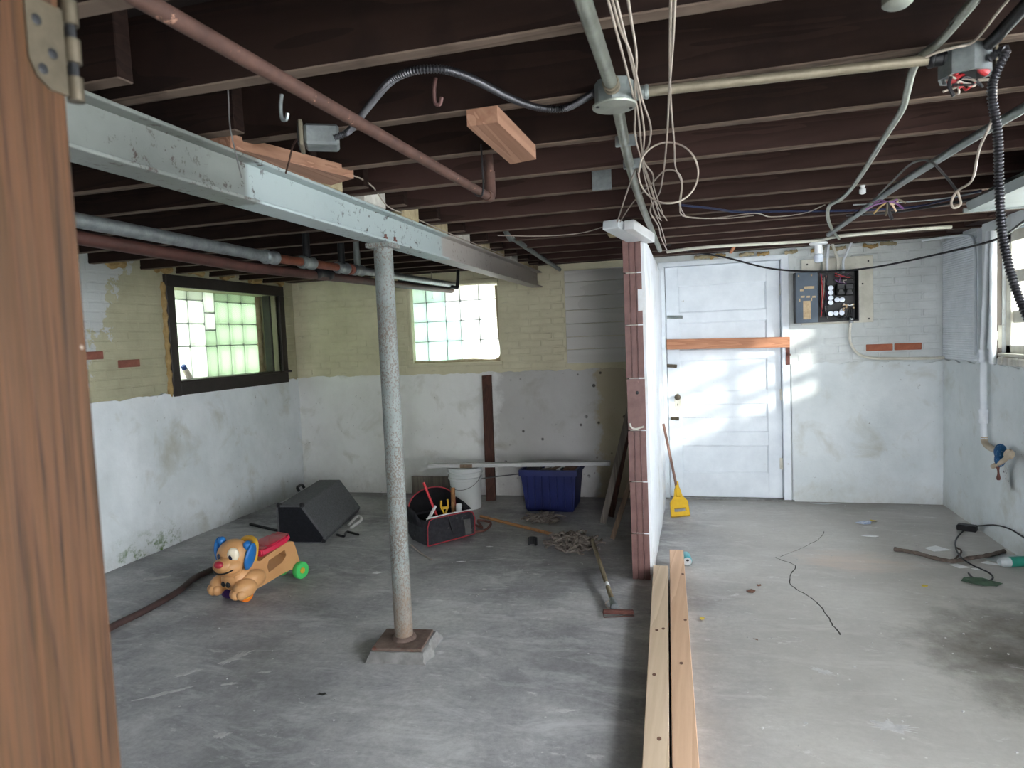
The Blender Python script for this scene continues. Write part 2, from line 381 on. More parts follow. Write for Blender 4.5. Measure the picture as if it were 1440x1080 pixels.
def tube(bm, pts, r, seg=8, sm=6, cap=True, rads=None):
    p = catmull(pts, sm) if sm > 1 else [Vector(q) for q in pts]
    n = len(p); t0 = (p[1] - p[0]).normalized(); nr = t0.orthogonal().normalized(); rings = []
    for i in range(n):
        t = (p[min(i + 1, n - 1)] - p[max(i - 1, 0)])
        if t.length < 1e-9: t = t0
        t.normalize(); nr = (nr - t * nr.dot(t)); nr.normalize(); bn = t.cross(nr)
        rr = rads[i % len(rads)] if rads else r
        rings.append([bm.verts.new(p[i] + nr * (math.cos(a) * rr) + bn * (math.sin(a) * rr)) for a in [2 * math.pi * k / seg for k in range(seg)]])
    for a, b in zip(rings, rings[1:]):
        for k in range(seg): bm.faces.new((a[k], a[(k + 1) % seg], b[(k + 1) % seg], b[k]))
    if cap: bm.faces.new(rings[0][::-1]); bm.faces.new(rings[-1])
    return bm
def cyl(bm, a, b, r, seg=16, r2=None):
    a, b = Vector(a), Vector(b)
    p = [a, b]; t = (b - a).normalized(); nr = t.orthogonal().normalized(); bn = t.cross(nr); rs = (r, r if r2 is None else r2); rings = []
    for q, rr in zip(p, rs): rings.append([bm.verts.new(q + nr * math.cos(x) * rr + bn * math.sin(x) * rr) for x in [2 * math.pi * k / seg for k in range(seg)]])
    for k in range(seg): bm.faces.new((rings[0][k], rings[0][(k + 1) % seg], rings[1][(k + 1) % seg], rings[1][k]))
    bm.faces.new(rings[0][::-1]); bm.faces.new(rings[1]); return bm
def lathe(bm, c, prof, seg=24, ax=None):
    """profile of (radius, height) turned about the axis ax through c"""
    ax = Vector(ax or (0, 0, 1)).normalized(); n = ax.orthogonal().normalized(); b = ax.cross(n); c = Vector(c); rings = []
    for r, h in prof:
        rings.append([bm.verts.new(c + ax * h + n * (math.cos(t) * max(r, 1e-4)) + b * (math.sin(t) * max(r, 1e-4))) for t in [2 * math.pi * k / seg for k in range(seg)]])
    for p, q in zip(rings, rings[1:]):
        for k in range(seg): bm.faces.new((p[k], p[(k + 1) % seg], q[(k + 1) % seg], q[k]))
    bm.faces.new(rings[0][::-1]); bm.faces.new(rings[-1]); return bm
def ell(bm, c, r, rot=None, u=16, v=10):
    g = bmesh.ops.create_uvsphere(bm, u_segments=u, v_segments=v, radius=1)['verts']
    for w in g:
        q = Vector((w.co.x * r[0], w.co.y * r[1], w.co.z * r[2])); w.co = (rot @ q if rot else q) + Vector(c)
    return bm
def plate(bm, outer, holes, a, b):
    """polygon (list of 2D) with holes -> solid between mapping a(p) and b(p)"""
    loops = [outer] + list(holes); es = []; va = {}
    for li, lp in enumerate(loops):
        vs = [bm.verts.new(a(p)) for p in lp]; va[li] = vs
        for i in range(len(vs)): es.append(bm.edges.new((vs[i], vs[(i + 1) % len(vs)])))
    fs = [f for f in bmesh.ops.triangle_fill(bm, edges=es, use_beauty=True)['geom'] if isinstance(f, bmesh.types.BMFace)]
    mp = {}
    for li, lp in enumerate(loops):
        for v, p in zip(va[li], lp): mp[v] = bm.verts.new(b(p))
    for f in fs: bm.faces.new([mp[v] for v in f.verts][::-1])
    for li in va:
        vs = va[li]
        for i in range(len(vs)):
            p, q = vs[i], vs[(i + 1) % len(vs)]; bm.faces.new((q, p, mp[p], mp[q]))
    return bm
def obj(name, bm, m, parent=None, smooth=False, origin=None, kind=None):
    bmesh.ops.recalc_face_normals(bm, faces=bm.faces)
    if parent is None:
        if origin is None:
            xs = [v.co for v in bm.verts]; zm = min(v.z for v in xs)
            origin = Vector(((min(v.x for v in xs) + max(v.x for v in xs)) / 2, (min(v.y for v in xs) + max(v.y for v in xs)) / 2, zm))
    else: origin = ORG[parent]
    bmesh.ops.translate(bm, verts=bm.verts, vec=-origin)
    me = bpy.data.meshes.new(name); bm.to_mesh(me); bm.free()
    if smooth:
        for p in me.polygons: p.use_smooth = True
        try: me.set_sharp_from_angle(angle=math.radians(42))
        except Exception: pass
    me.materials.append(M[m] if isinstance(m, str) else m)
    o = bpy.data.objects.new(name, me); C.objects.link(o); ORG[o] = Vector(origin)
    if parent is None: o.location = origin
    else: o.parent = parent
    if kind: o['kind'] = kind
    return o
def tag(o, label, cat, group=None):
    o['label'] = label; o['category'] = cat
    if group: o['group'] = group
    return o
def thing(name, loc, label=None, cat=None, group=None):
    o = bpy.data.objects.new(name, None); o.empty_display_size = .05; C.objects.link(o); o.location = loc; ORG[o] = Vector(loc)
    if label: tag(o, label, cat, group)
    return o
def struct(name, loc):
    o = thing(name, loc); o['kind'] = 'structure'; return o
def piece(name, me, m, parent, loc, rot=None):
    """a repeated piece that shares its mesh"""
    o = bpy.data.objects.new(name, me); C.objects.link(o); o.parent = parent; o.location = Vector(loc) - ORG[parent]
    if rot: o.rotation_euler = rot
    if m is not None:
        o.material_slots[0].link = 'OBJECT'; o.material_slots[0].material = M[m]
    return o
def mesh_of(bm, m, smooth=False):
    bmesh.ops.recalc_face_normals(bm, faces=bm.faces)
    me = bpy.data.meshes.new('piece'); bm.to_mesh(me); bm.free(); me.materials.append(M[m])
    if smooth:
        for p in me.polygons: p.use_smooth = True
    return me
def rough_face(P, nu, nv, nrm, amp, sc, thick, rag=None, hole=None):
    """P(u,v)->point on the wall plane; makes an uneven coat of plaster of some thickness, ragged along v=1"""
    bm = bm_(); g = []
    for j in range(nv + 1):
        row = []
        for i in range(nu + 1):
            u, v = i / nu, j / nv; p = P(u, v)
            if rag and j == nv: p = p + Vector((0, 0, rag * noise.fractal(p * 8.5, 1, 2, 4)))
            d = noise.fractal(p * sc, 1, 2, 4) * amp
            row.append(bm.verts.new(p + nrm * (thick + d)))
        g.append(row)
    for j in range(nv):
        for i in range(nu): bm.faces.new((g[j][i], g[j][i + 1], g[j + 1][i + 1], g[j + 1][i]))
    # back edge down to the wall along the ragged top and the sides
    rim = [g[0][i] for i in range(nu + 1)] + [g[j][nu] for j in range(1, nv + 1)] + [g[nv][i] for i in range(nu - 1, -1, -1)] + [g[j][0] for j in range(nv - 1, 0, -1)]
    bk = [bm.verts.new(v.co - nrm * (thick + .03)) for v in rim]
    for i in range(len(rim)): bm.faces.new((rim[i], rim[(i + 1) % len(rim)], bk[(i + 1) % len(rim)], bk[i]))
    return bm

# ------------------------------------------------------------------ the shell of the room
XL, XR, YB, YF, ZS, ZJ, ZC = -4.0, 1.96, 6.18, -2.5, 1.185, 2.145, 2.335
LW = (4.50, 5.90, 1.27, 2.03)         # left window opening  y0 y1 z0 z1
BW = (-2.71, -1.79, 1.30, 2.045)      # back window opening  x0 x1 z0 z1
RO = (.75, 1.93, 0, 2.10)             # unseen rear doorway, added to let in light from behind
DR = (-.27, .77, 0, 2.115)            # door opening
RW = (2.55, 5.12, 1.27, 2.06)         # right window opening
SW = (-1.5, 1.6, .40, 2.08)          # wide unseen window beside the camera, added for light from the right
fl = obj('floor', bxx(bm_(), XL - .3, XR + .3, YF - .3, YB + .3, -.15, 0), 'floor', origin=V(0, 2, -.15)); fl['kind'] = 'structure'
def wall_x(parent, name, m, x0, x1, hole, z0, z1):
    y = YF - .3; bm = bm_()
    for a, b, c, d in hole:
        bxx(bm, x0, x1, y, a, z0, z1); bxx(bm, x0, x1, a, b, z0, c); bxx(bm, x0, x1, a, b, d, z1); y = b
    bxx(bm, x0, x1, y, YB + .3, z0, z1)
    return obj(name, bm, m, parent)
wl = struct('wall_left', (XL, 2, 0)); wall_x(wl, 'wall_body', 'brick_olive', XL - .3, XL, [LW], 0, ZC)
wr = struct('wall_right', (XR, 2, 0)); wall_x(wr, 'wall_body', 'plaster_right', XR, XR + .3, [SW, RW], 0, ZC)
wb = struct('wall_back', (-2, YB, 0)); wb2 = struct('wall_back_right', (1, YB, 0)); wf = struct('wall_front', (0, YF, 0))
XM = -.34
bm = bm_(); a, b, c, d = BW
bxx(bm, XL, a, YB, YB + .3, 0, ZC); bxx(bm, b, XM, YB, YB + .3, 0, ZC); bxx(bm, a, b, YB, YB + .3, 0, c); bxx(bm, a, b, YB, YB + .3, d, ZC)
obj('wall_body', bm, 'brick_olive_back', wb)
bm = bm_(); bxx(bm, XM, DR[0], YB, YB + .3, 0, ZC); bxx(bm, DR[1], XR, YB, YB + .3, 0, ZC); bxx(bm, DR[0], DR[1], YB, YB + .3, DR[3], ZC)
bxx(bm, DR[0], DR[1], YB + .2, YB + .3, 0, DR[3])
obj('wall_body', bm, 'brick_white', wb2)
bm = bm_(); a, b, c, d = RO
bxx(bm, XL, a, YF - .3, YF, 0, ZC); bxx(bm, b, XR, YF - .3, YF, 0, ZC); bxx(bm, a, b, YF - .3, YF, d, ZC); obj('wall_body', bm, 'plaster_right', wf)
portal((XL - .29, (LW[0] + LW[1]) / 2, (LW[2] + LW[3]) / 2), (0, -H, 0), LW[3] - LW[2], LW[1] - LW[0])
portal((XR + .29, (RW[0] + RW[1]) / 2, (RW[2] + RW[3]) / 2), (0, H, 0), RW[3] - RW[2], RW[1] - RW[0])
portal(((BW[0] + BW[1]) / 2, YB + .29, (BW[2] + BW[3]) / 2), (-H, 0, 0), BW[1] - BW[0], BW[3] - BW[2])
portal(((RO[0] + RO[1]) / 2, YF - .29, RO[3] / 2), (H, 0, 0), RO[1] - RO[0], RO[3])
portal((XR + .29, (SW[0] + SW[1]) / 2, (SW[2] + SW[3]) / 2), (0, H, 0), SW[3] - SW[2], SW[1] - SW[0])
# lower coat of plaster, a little proud of the bricks
n_ = 70
obj('plaster_coat', rough_face(lambda u, v: V(XL, 2.6 + (YB - 2.6) * u, v * ZS), 200, 30, V(1, 0, 0), .012, 3.0, .018, .02), 'plaster_left', wl, True)
obj('plaster_coat', rough_face(lambda u, v: V(XL + (XM - XL) * u, YB, v * (ZS + .01)), 200, 30, V(0, -1, 0), .012, 3.0, .02, .018), 'plaster_back', wb, True)
obj('plaster_coat', rough_face(lambda u, v: V(.80 + (XR - .80) * u, YB, v * ZS), 90, 36, V(0, -1, 0), .007, 3.0, .02, .02), 'plaster_right', wb2, True)
obj('plaster_coat', rough_face(lambda u, v: V(XR, 2.0 + (YB - 2.0) * u, v * (ZS + .01)), 110, 30, V(-1, 0, 0), .006, 3.0, .015, .02), 'plaster_right', wr, True)
# painted bricks of the upper walls
CZ, BL = .068, .212; bcache = {}
def brick_mesh(L, m):
    k = (round(L, 2), m)
    if k not in bcache:
        bm = bm_(); box(bm, (0, 0, 0), (L - .012, .02, CZ - .012), None, .004); bcache[k] = mesh_of(bm, m)
    return bcache[k]
def bricks(parent, axis, fixed, u0, u1, z0, z1, m, holes, sign, special=None):
    r = 0; z = z0
    while z + CZ <= z1 + .001:
        spans = [(u0, u1)]
        for (a, b, c, d) in holes:
            if z + CZ > c and z < d:
                ns = []
                for s, e in spans:
                    if a > s: ns.append((s, min(e, a)))
                    if b < e: ns.append((max(s, b), e))
                spans = [q for q in ns if q[1] - q[0] > .03]
        for s, e in spans:
            k = math.floor(s / BL) - 1
            while True:
                p = k * BL + (BL / 2 if r % 2 else 0); q = p + BL; k += 1
                if p >= e: break
                p, q = max(p, s), min(q, e)
                if q - p < .04: continue
                uc = (p + q) / 2; zc = z + CZ / 2; mm = None
                if special:
                    for (su, sz, sm) in special:
                        if abs(su - uc) < BL * .5 and abs(sz - zc) < CZ * .5: mm = sm
                off = fixed + sign * (-.006 + U(-.002, .002) + (.001 if mm else 0))
                me = brick_mesh(q - p, m)
                piece('brick', me, mm, parent, (off, uc, zc) if axis == 'x' else (uc, off, zc), (U(-.01, .01), U(-.006, .006), (H if axis == 'x' else 0) + U(-.008, .008)))
        z += CZ; r += 1
def wxy(x, y): p = WX(x, y, XL); return (p.y, p.z, 'red_brick')
def wyx(x, y, m): p = WY(x, y, YB); return (p.x, p.z, m)
bricks(wl, 'x', XL, 3.35, YB - .02, ZS + .02, ZC, 'brick_olive', [(4.40, 6.0, 1.15, 2.13)], 1, [wxy(190, 513), wxy(138, 505)])
bricks(wb, 'y', YB, XL, XM, ZS + .03, ZC, 'brick_olive_back', [(BW[0] - .01, BW[1] + .01, BW[2] - .02, BW[3] + .02), (-1.15, -.45, 1.24, 2.12)], -1)
bricks(wb2, 'y', YB, .83, XR - .02, ZS + .02, ZC, 'brick_white', [(.8, 1.36, 1.46, 1.95)], -1, [wyx(1247, 486, 'orange_brick'), wyx(1282, 485, 'orange_brick')])
# ceiling: subfloor and joists
ce = struct('ceiling', (0, 2, ZC))
obj('subfloor', bxx(bm_(), XL - .3, XR + .3, YF - .3, YB + .3, ZC, ZC + .08), 'subfloor', ce)
JY = [-2.2, -1.79, -1.38, -.97, -.57, -.16, .24, .645, 1.05, 1.45, 1.862, 2.265, 2.662, 3.05, 3.477, 3.88, 4.33, 4.69, 5.08, 5.47, 5.82]
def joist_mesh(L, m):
    bm = bm_(); box(bm, (0, 0, 0), (L, .046, ZC - ZJ + .01), None, .003); me = mesh_of(bm, m); me.materials.append(M['joist_lit_edge'])
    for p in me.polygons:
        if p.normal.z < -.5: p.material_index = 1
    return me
jr, jl, jrr = joist_mesh(XR + 1.52, 'joist_wood'), joist_mesh(2.78, 'joist_wood'), joist_mesh(XR + 1.52, 'joist_red_lit')
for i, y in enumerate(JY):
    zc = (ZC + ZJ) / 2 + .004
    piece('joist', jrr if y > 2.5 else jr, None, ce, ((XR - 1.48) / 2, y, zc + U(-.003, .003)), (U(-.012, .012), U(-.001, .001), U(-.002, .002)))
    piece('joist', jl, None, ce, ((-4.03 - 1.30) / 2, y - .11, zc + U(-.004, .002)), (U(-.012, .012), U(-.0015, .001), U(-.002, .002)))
bm = bm_(); bxx(bm, XL, XR, 6.06, 6.178, ZJ + .03, ZC, .004); obj('sill_plate', bm, 'joist_red_lit', ce)
bm = bm_(); bxx(bm, 1.85, 1.958, -2.4, 6.05, ZJ + .015, ZC, .004); obj('sill_plate', bm, 'joist_red_lit', ce)
# mortar and foam stuffed between the joist ends over the beam and on the walls
for i, y in enumerate(JY):
    if 2.0 < y < 6:
        bm = bm_(); bxx(bm, -1.46, -1.36, y + .05, y + .25, 2.118, ZC - .02, .01); obj('infill_block', bm, 'mortar_white' if i % 3 == 0 else 'mortar', ce)
    if y > 3:
        bm = bm_(); q = [V(XL + .02, y + .0 + k * .05, ZJ + .02 + U(-.02, .02)) for k in range(4)]; tube(bm, q, .03, 7, 4, True); obj('foam_bead', bm, 'foam', ce, True)
for k in range(9):
    x = .0 + k * .19 + U(-.04, .04); bm = bm_(); tube(bm, [V(x, YB - .03, ZJ + U(-.015, .01)), V(x + .06, YB - .04, ZJ + U(-.015, .01)), V(x + U(.09, .13), YB - .03, ZJ)], .014, 7, 4, True, rads=[.014, .018, .011, .016, .02])
    obj('foam_bead', bm, 'foam' if k % 2 else 'mortar', ce, True)

# clay tile partition
wp = struct('wall_partition', (-.34, 5.1, 0)); X0, X1, Y0 = -.395, -.288, 4.085
def tile_mesh(L, h, grooved=True):
    w = X1 - X0; pts = [(-w / 2, 0)]
    if grooved:
        for g in (-.17, .17): pts += [(w * g - .004, 0), (w * g - .002, .007), (w * g + .002, .007), (w * g + .004, 0)]
    pts += [(w / 2, 0), (w / 2, L - .006), (-w / 2, L - .006)]
    bm = bm_(); plate(bm, pts, [], lambda p: V(p[0], p[1], 0), lambda p: V(p[0], p[1], h - .008)); return mesh_of(bm, 'clay_tile')
tz = [0, .29, .61, .925, 1.24, 1.56, 1.87, 2.075]; TL = (YB - Y0) / 7
tm = [tile_mesh(TL, tz[i + 1] - tz[i], i != 3) for i in range(7)]
for i in range(7):
    for k in range(7):
        if k == 0:
            off = U(-.003, .003) - (i == 5) * .0
            piece('clay_tile', tm[i], None, wp, ((X0 + X1) / 2 + off, Y0 + U(-.004, .004), tz[i]), (0, 0, U(-.012, .012)))
        else: piece('clay_tile', tm[i], None, wp, ((X0 + X1) / 2, Y0 + k * TL, tz[i]))
bm = bm_(); bxx(bm, X0 + .01, X1 - .004, Y0 + .016, YB, 0, 2.075)
obj('mortar_bed', bm, 'mortar_white', wp)
bm = bm_(); ell(bm, (-.335, Y0 - .0005, 1.15), (.011, .004, .013)); obj('tile_hole', bm, 'black_plastic', wp)
bm = bm_(); tube(bm, [V(-.385, Y0, .965), V(-.375, Y0 - .003, .94), V(-.35, Y0 - .002, .93), V(-.325, Y0 - .003, .938), V(-.30, Y0 - .002, .945)], .006, 6, 4); obj('mortar_smear', bm, 'mortar_white', wp, True)
def pw(u, v):
    y = Y0 + .004 + (YB - Y0 - .004) * u; lo = .03 * max(0, 1 - u * 9) + .0
    return V(X1, y + (.01 * noise.fractal(V(0, 0, v * 9), 1, 2, 3) if u == 0 else 0), lo + (2.08 - lo - .035 * u) * v)
obj('plaster_coat', rough_face(pw, 60, 40, V(1, 0, 0), .006, 3, .016, .01), 'plaster_tile', wp, True)

# boarded-over panel of painted planks on the back wall
bp = struct('trim_1', (-.85, YB - .03, 1.25)); pz = [1.255, 1.385, 1.50, 1.62, 1.745, 1.87, 2.0, 2.11]
for a, b in zip(pz, pz[1:]):
    bm = bm_(); bxx(bm, -1.135, -.42, YB - .035 - U(0, .004), YB - .005, a + .002, b - .002, .002); obj('plank', bm, 'white_siding', bp)

# left window: glass blocks deep in the wall, dark wood frame
w1 = struct('window_1', (XL, 5.2, 1.2)); XG = XL - .17
bm = bm_(); y0, y1 = 4.415, 5.985
bxx(bm, XL - .02, XL + .03, y0, y1, 2.03, 2.125, .004); bxx(bm, XL - .02, XL + .03, y0, y0 + .085, 1.16, 2.03, .004); bxx(bm, XL - .02, XL + .03, y1 - .085, y1, 1.28, 2.03, .004)
obj('window_frame', bm, 'dark_frame', w1)
bm = bm_(); bxx(bm, XL - .02, XL + .028, y0 + .085, y1, 1.165, 1.265, .004); obj('apron', bm, 'dark_frame', w1)
bm = bm_(); bxx(bm, XG, XL + .05, y0 + .08, y1 + .03, 1.265, 1.283, .003); obj('window_sill', bm, 'dark_frame', w1)
bm = bm_(); bxx(bm, XL - .10, XL - .02, 5.80, 5.83, 1.283, 2.03, .004); bxx(bm, XL - .10, XL - .02, 4.5, 4.53, 1.283, 2.03, .004); obj('inner_stop', bm, 'dark_frame', w1)
ys = [WX(x, 470, XG).y for x in (236, 268, 290.5, 305.5, 324.5, 343.5, 363)]
zs = [WX(270, y, XG).z for y in (521, 487, 455, 422, 400)]; zs[0] = 1.278; zs[-1] = 2.045
z3 = [WX(297, y, XG).z for y in (519, 487, 464, 440, 400)]; z3[0] = 1.278; z3[-1] = 2.045
for i in range(6):
    zz = z3 if i == 2 else zs
    for a, b in zip(zz, zz[1:]):
        bm = bm_(); bxx(bm, XG - .09, XG, ys[i] + .004, ys[i + 1] - .004, a + .004, b - .004, .012)
        obj('glass_block', bm, 'glass_green' if i > 2 or (i == 2 and b < 1.85) else 'glass_pale', w1, True)
bm = bm_()
for y in ys[1:-1]: bxx(bm, XG - .075, XG - .012, y - .004, y + .004, 1.28, 2.04)
for z in zs[1:-1]:
    bxx(bm, XG - .075, XG - .012, ys[0], ys[2], z - .004, z + .004); bxx(bm, XG - .075, XG - .012, ys[3], ys[6], z - .004, z + .004)
for z in z3[1:-1]: bxx(bm, XG - .075, XG - .012, ys[2], ys[3], z - .005, z + .005)
obj('mortar_joint', bm, 'grey_metal', w1)
obj('mortar_reveal', rough_face(lambda u, v: V(XG - .05, ys[6] + (5.90 - ys[6]) * u, 1.28 + .76 * v), 8, 24, V(1, 0, 0), .02, 9, .03), 'mortar', w1, True)
bm = bm_(); pts = [V(XL + .008, 4.40 + .010 * noise.noise(V(k * 1.7, 3, 0)), 1.16 + k * .082) for k in range(12)]
tube(bm, pts, .02, 8, 4, True, rads=[.014, .018, .022, .026, .024, .02, .017, .016, .021, .025, .019]); obj('foam_strip', bm, 'foam', w1, True)
# small jar left on the sill
jp = WX(266, 523, XL - .07); jt = WX(253, 499, XL - .07)
t = thing('spice_jar', V(jp.x, jp.y, 1.283), 'clear spice jar with blue cap tipped on the sill of the dark-framed window', 'jar')
ax = (jt - jp).normalized(); b0 = V(jp.x, jp.y, 1.283) + V(0, 0, .012)
bm = bm_(); lathe(bm, b0, [(.021, 0), (.024, .006), (.024, .075), (.019, .09)], 14, ax); obj('jar_body', bm, 'salt_glass', t, True)
bm = bm_(); lathe(bm, b0 + ax * .088, [(.021, 0), (.022, .004), (.022, .032), (.019, .036)], 14, ax); obj('cap', bm, 'label_blue', t, True)

# back window of glass blocks
w2 = struct('window_2', (-2.25, YB, 1.3)); YG = YB + .07
xs = [WY(x, 455, YG).x for x in (572, 600, 627, 647.5, 674, 701)]; zs = [WY(620, y, YG).z for y in (510, 480, 452, 424.5, 397)]
for i in range(5):
    for j in range(4):
        bm = bm_(); bxx(bm, xs[i] + .003, xs[i + 1] - .003, YG, YG + .09, zs[j] + .003, zs[j + 1] - .003, .012)
        obj('glass_block', bm, 'glass_mint' if i < 2 or (i == 2 and j < 2) else 'glass_white', w2, True)
bm = bm_()
for x in xs[1:-1]: bxx(bm, x - .004, x + .004, YG + .012, YG + .075, zs[0], zs[-1])
for z in zs[1:-1]: bxx(bm, xs[0], xs[-1], YG + .012, YG + .075, z - .003, z + .003)
obj('mortar_joint', bm, 'grey_metal', w2)
obj('mortar_edge', tube(bm_(), [V(BW[0] + .01, YB + .03, 1.31), V(BW[0] + .3, YB + .03, 1.302), V(BW[0] + .6, YB + .03, 1.312), V(BW[1] - .01, YB + .03, 1.32), V(BW[1] - .005, YB + .035, 1.6), V(BW[1] - .012, YB + .03, 2.02)], .022, 7, 5), 'mortar', w2, True)
bm = bm_(); bxx(bm, BW[0] - .03, BW[1] + .03, YB - .02, YB + .06, 1.262, 1.302, .008); obj('window_sill', bm, 'brick_olive_back', w2)
bm = bm_(); bxx(bm, BW[0] - .005, BW[0] + .03, YB - .015, YB + .06, 1.30, 2.06, .008); obj('side_trim', bm, 'brick_olive_back', w2)
bm = bm_(); bxx(bm, BW[0] - .03, BW[1] + .01, YB - .03, YB + .05, 2.045, 2.09, .008); obj('head_trim', bm, 'brick_olive_back', w2)

# right window: clear panes, cream frame, rowlock brick sill
w3 = struct('window_3', (XR, 4, 1.27)); y0, y1, z0, z1 = RW
bm = bm_(); bxx(bm, XR + .02, XR + .10, y0, y1, z1 - .07, z1, .004); bxx(bm, XR + .02, XR + .10, y0, y1, z0, z0 + .06, .004)
for y in (y0 + .035, y0 + .86, y0 + 1.72, y1 - .035): bxx(bm, XR + .02, XR + .10, y - .035, y + .035, z0, z1, .004)
for z in (z0 + .24, z0 + .50): bxx(bm, XR + .035, XR + .085, y0, y1, z - .04, z + .04, .003)
obj('window_frame', bm, 'cream_paint', w3)
for k in range(3):
    bm = bm_(); bxx(bm, XR + .055, XR + .06, y0 + .07 + k * .86, y0 + .82 + k * .86, z0 + .06, z1 - .07); obj('pane', bm, 'pane', w3)
bm = bm_(); bxx(bm, XR - .03, XR + .02, y1 + .01, y1 + .06, z0 - .03, z1 + .03, .004); obj('jamb_board', bm, 'grey_wood', w3)
bm = bm_(); bxx(bm, XR - .035, XR + .02, y0, y1 - .02, z0 - .012, z0 + .008, .003); obj('sill_strip', bm, 'cream_paint', w3)
bme = bm_(); box(bme, (0, 0, 0), (.09, .058, .05), None, .006); bme = mesh_of(bme, 'mortar_white')
for k in range(34): piece('sill_brick', bme, None, w3, (XR - .01 + U(-.004, .004), y0 + .04 + k * .0735, z0 - .04), (0, U(-.05, .05), U(-.05, .05)))
bm = bm_(); bxx(bm, XR - .02, XR + .01, 5.125, 5.145, 1.31, 1.46, .002); bxx(bm, XR - .035, XR - .02, 5.125, 5.18, 1.36, 1.42, .002); obj('latch', bm, 'cream_paint', w3)
# unseen window beside the camera, added for side light: same cream frame and clear panes
w4 = struct('window_added', (XR, 0, SW[2])); y0, y1, z0, z1 = SW
bm = bm_(); bxx(bm, XR + .02, XR + .10, y0, y1, z1 - .06, z1, .004); bxx(bm, XR + .02, XR + .10, y0, y1, z0, z0 + .06, .004)
for y in (y0 + .03, (y0 + y1) / 2, y1 - .03): bxx(bm, XR + .02, XR + .10, y - .03, y + .03, z0, z1, .004)
obj('window_frame', bm, 'cream_paint', w4)
for k in range(2):
    bm = bm_(); L = (y1 - y0) / 2; bxx(bm, XR + .055, XR + .06, y0 + .05 + k * L, y0 + L - .03 + k * L, z0 + .05, z1 - .05); obj('pane', bm, 'pane', w4)
# ribbed board on the right wall beside the window
bm = bm_(); n = 54; rows = []
for k in range(n * 2 + 1):
    z = 1.20 + (2.13 - 1.20) * k / (n * 2); d = .012 if k % 2 else .017
    rows.append((bm.verts.new((XR - d, 5.47, z)), bm.verts.new((XR - d, YB - .005, z))))
for p, q in zip(rows, rows[1:]): bm.faces.new((p[0], p[1], q[1], q[0]))
bxx(bm, XR - .022, XR + .0, 5.45, 5.475, 1.195, 2.135); bxx(bm, XR - .011, XR, 5.47, YB - .005, 1.2, 2.13)
o = obj('ribbed_board', bm, 'white_paint', wr)

# white five-panel door in the back wall
d1 = struct('door_1', (.25, YB, 0)); DY = YB + .045
dx0, dx1 = WY(939, 540, YB).x, WY(1099.5, 540, YB).x
px0, px1 = WY(957, 540, YB).x, WY(1080, 540, YB).x
def dz(y): return WY(1020, y, YB).z
bm = bm_(); bxx(bm, dx0 - .055, dx0 - .004, YB - .02, YB + .12, 0, 2.10, .004); bxx(bm, dx1 + .004, dx1 + .065, YB - .02, YB + .12, 0, 2.10, .004); bxx(bm, dx0 - .055, dx1 + .065, YB - .021, YB + .12, 2.085, 2.125, .004)
obj('door_frame', bm, 'door_paint', d1)
z5 = [(628, 666), (569, 609), (506, 551), (452, 491), (398, 437)]
edges = [0.012] + [q for a, b in z5 for q in (dz(b), dz(a))] + [2.082]
for a, b in ((dx0, px0), (px1, dx1)):
    bm = bm_(); bxx(bm, a, b, DY, DY + .04, .012, 2.082, .003); obj('stile', bm, 'door_paint', d1)
for k in range(0, 12, 2):
    bm = bm_(); bxx(bm, px0 - .002, px1 + .002, DY + .001, DY + .039, edges[k], edges[k + 1], .003); obj('rail', bm, 'door_paint', d1)
for k in range(1, 11, 2):
    bm = bm_(); a, b = edges[k], edges[k + 1]
    if k == 3:
        m_ = dz(588); bxx(bm, px0, px1, DY + .018, DY + .03, a, m_ - .0015); bxx(bm, px0, px1, DY + .018, DY + .03, m_ + .0015, b)
    else: bxx(bm, px0, px1, DY + .018, DY + .03, a, b)
    p = obj('panel', bm, 'door_paint', d1)
    bm = bm_()
    for q in (a, b): tube(bm, [V(px0, DY + .016, q), V(px1, DY + .016, q)], .008, 6, 1)
    for q in (px0, px1): tube(bm, [V(q, DY + .016, a), V(q, DY + .016, b)], .008, 6, 1)
    obj('moulding', bm, 'door_paint', p)
bm = bm_(); bxx(bm, dx0, dx1, DY + .045, DY + .08, 0, 2.08); obj('door_backing', bm, 'subfloor', d1)
kp = WY(953, 558, DY); bm = bm_(); lathe(bm, kp, [(.012, 0), (.012, .025), (.024, .032), (.028, .045), (.022, .058), (.005, .062)], 16, (0, -1, 0)); obj('door_knob', bm, 'brass', d1, True)
ep = WY(953, 566, DY); bm = bm_(); ell(bm, ep, (.03, .004, .085)); e = obj('escutcheon', bm, 'cream_paint', d1, True)
bm = bm_(); ell(bm, ep + V(0, -.004, -.02), (.004, .002, .012)); obj('keyhole', bm, 'black_plastic', e)
for i, (xa, ya, xb, yb, m) in enumerate(((938, 446, 960, 446, 'grey_metal'), (935, 514, 952, 515, 'brass'), (943, 588, 955, 589, 'brass'), (942, 616, 966, 615, 'door_paint'))):
    a, b = WY(xa, ya, DY - .008), WY(xb, yb, DY - .008); bm = bm_(); beam_between(bm, a, b, .014, .03, .003, V(0, 0, 1)); tube(bm, [a + V(0, -.01, 0), b + V(0, -.01, 0)], .006, 6, 1)
    bt = obj('slide_bolt', bm, m, d1)
for y in (407, 555, 652):
    c = WY(1100, y, DY - .006); bm = bm_(); bxx(bm, c.x - .02, c.x + .02, c.y - .003, c.y + .004, c.z - .05, c.z + .05, .002); cyl(bm, c + V(0, -.008, -.052), c + V(0, -.008, .052), .007, 8); obj('hinge', bm, 'cream_paint', d1)
bm = bm_(); bxx(bm, DR[0] - .04, DR[1] + .04, YB - .03, YB + .1, 0, .012); obj('threshold', bm, 'footing', d1)
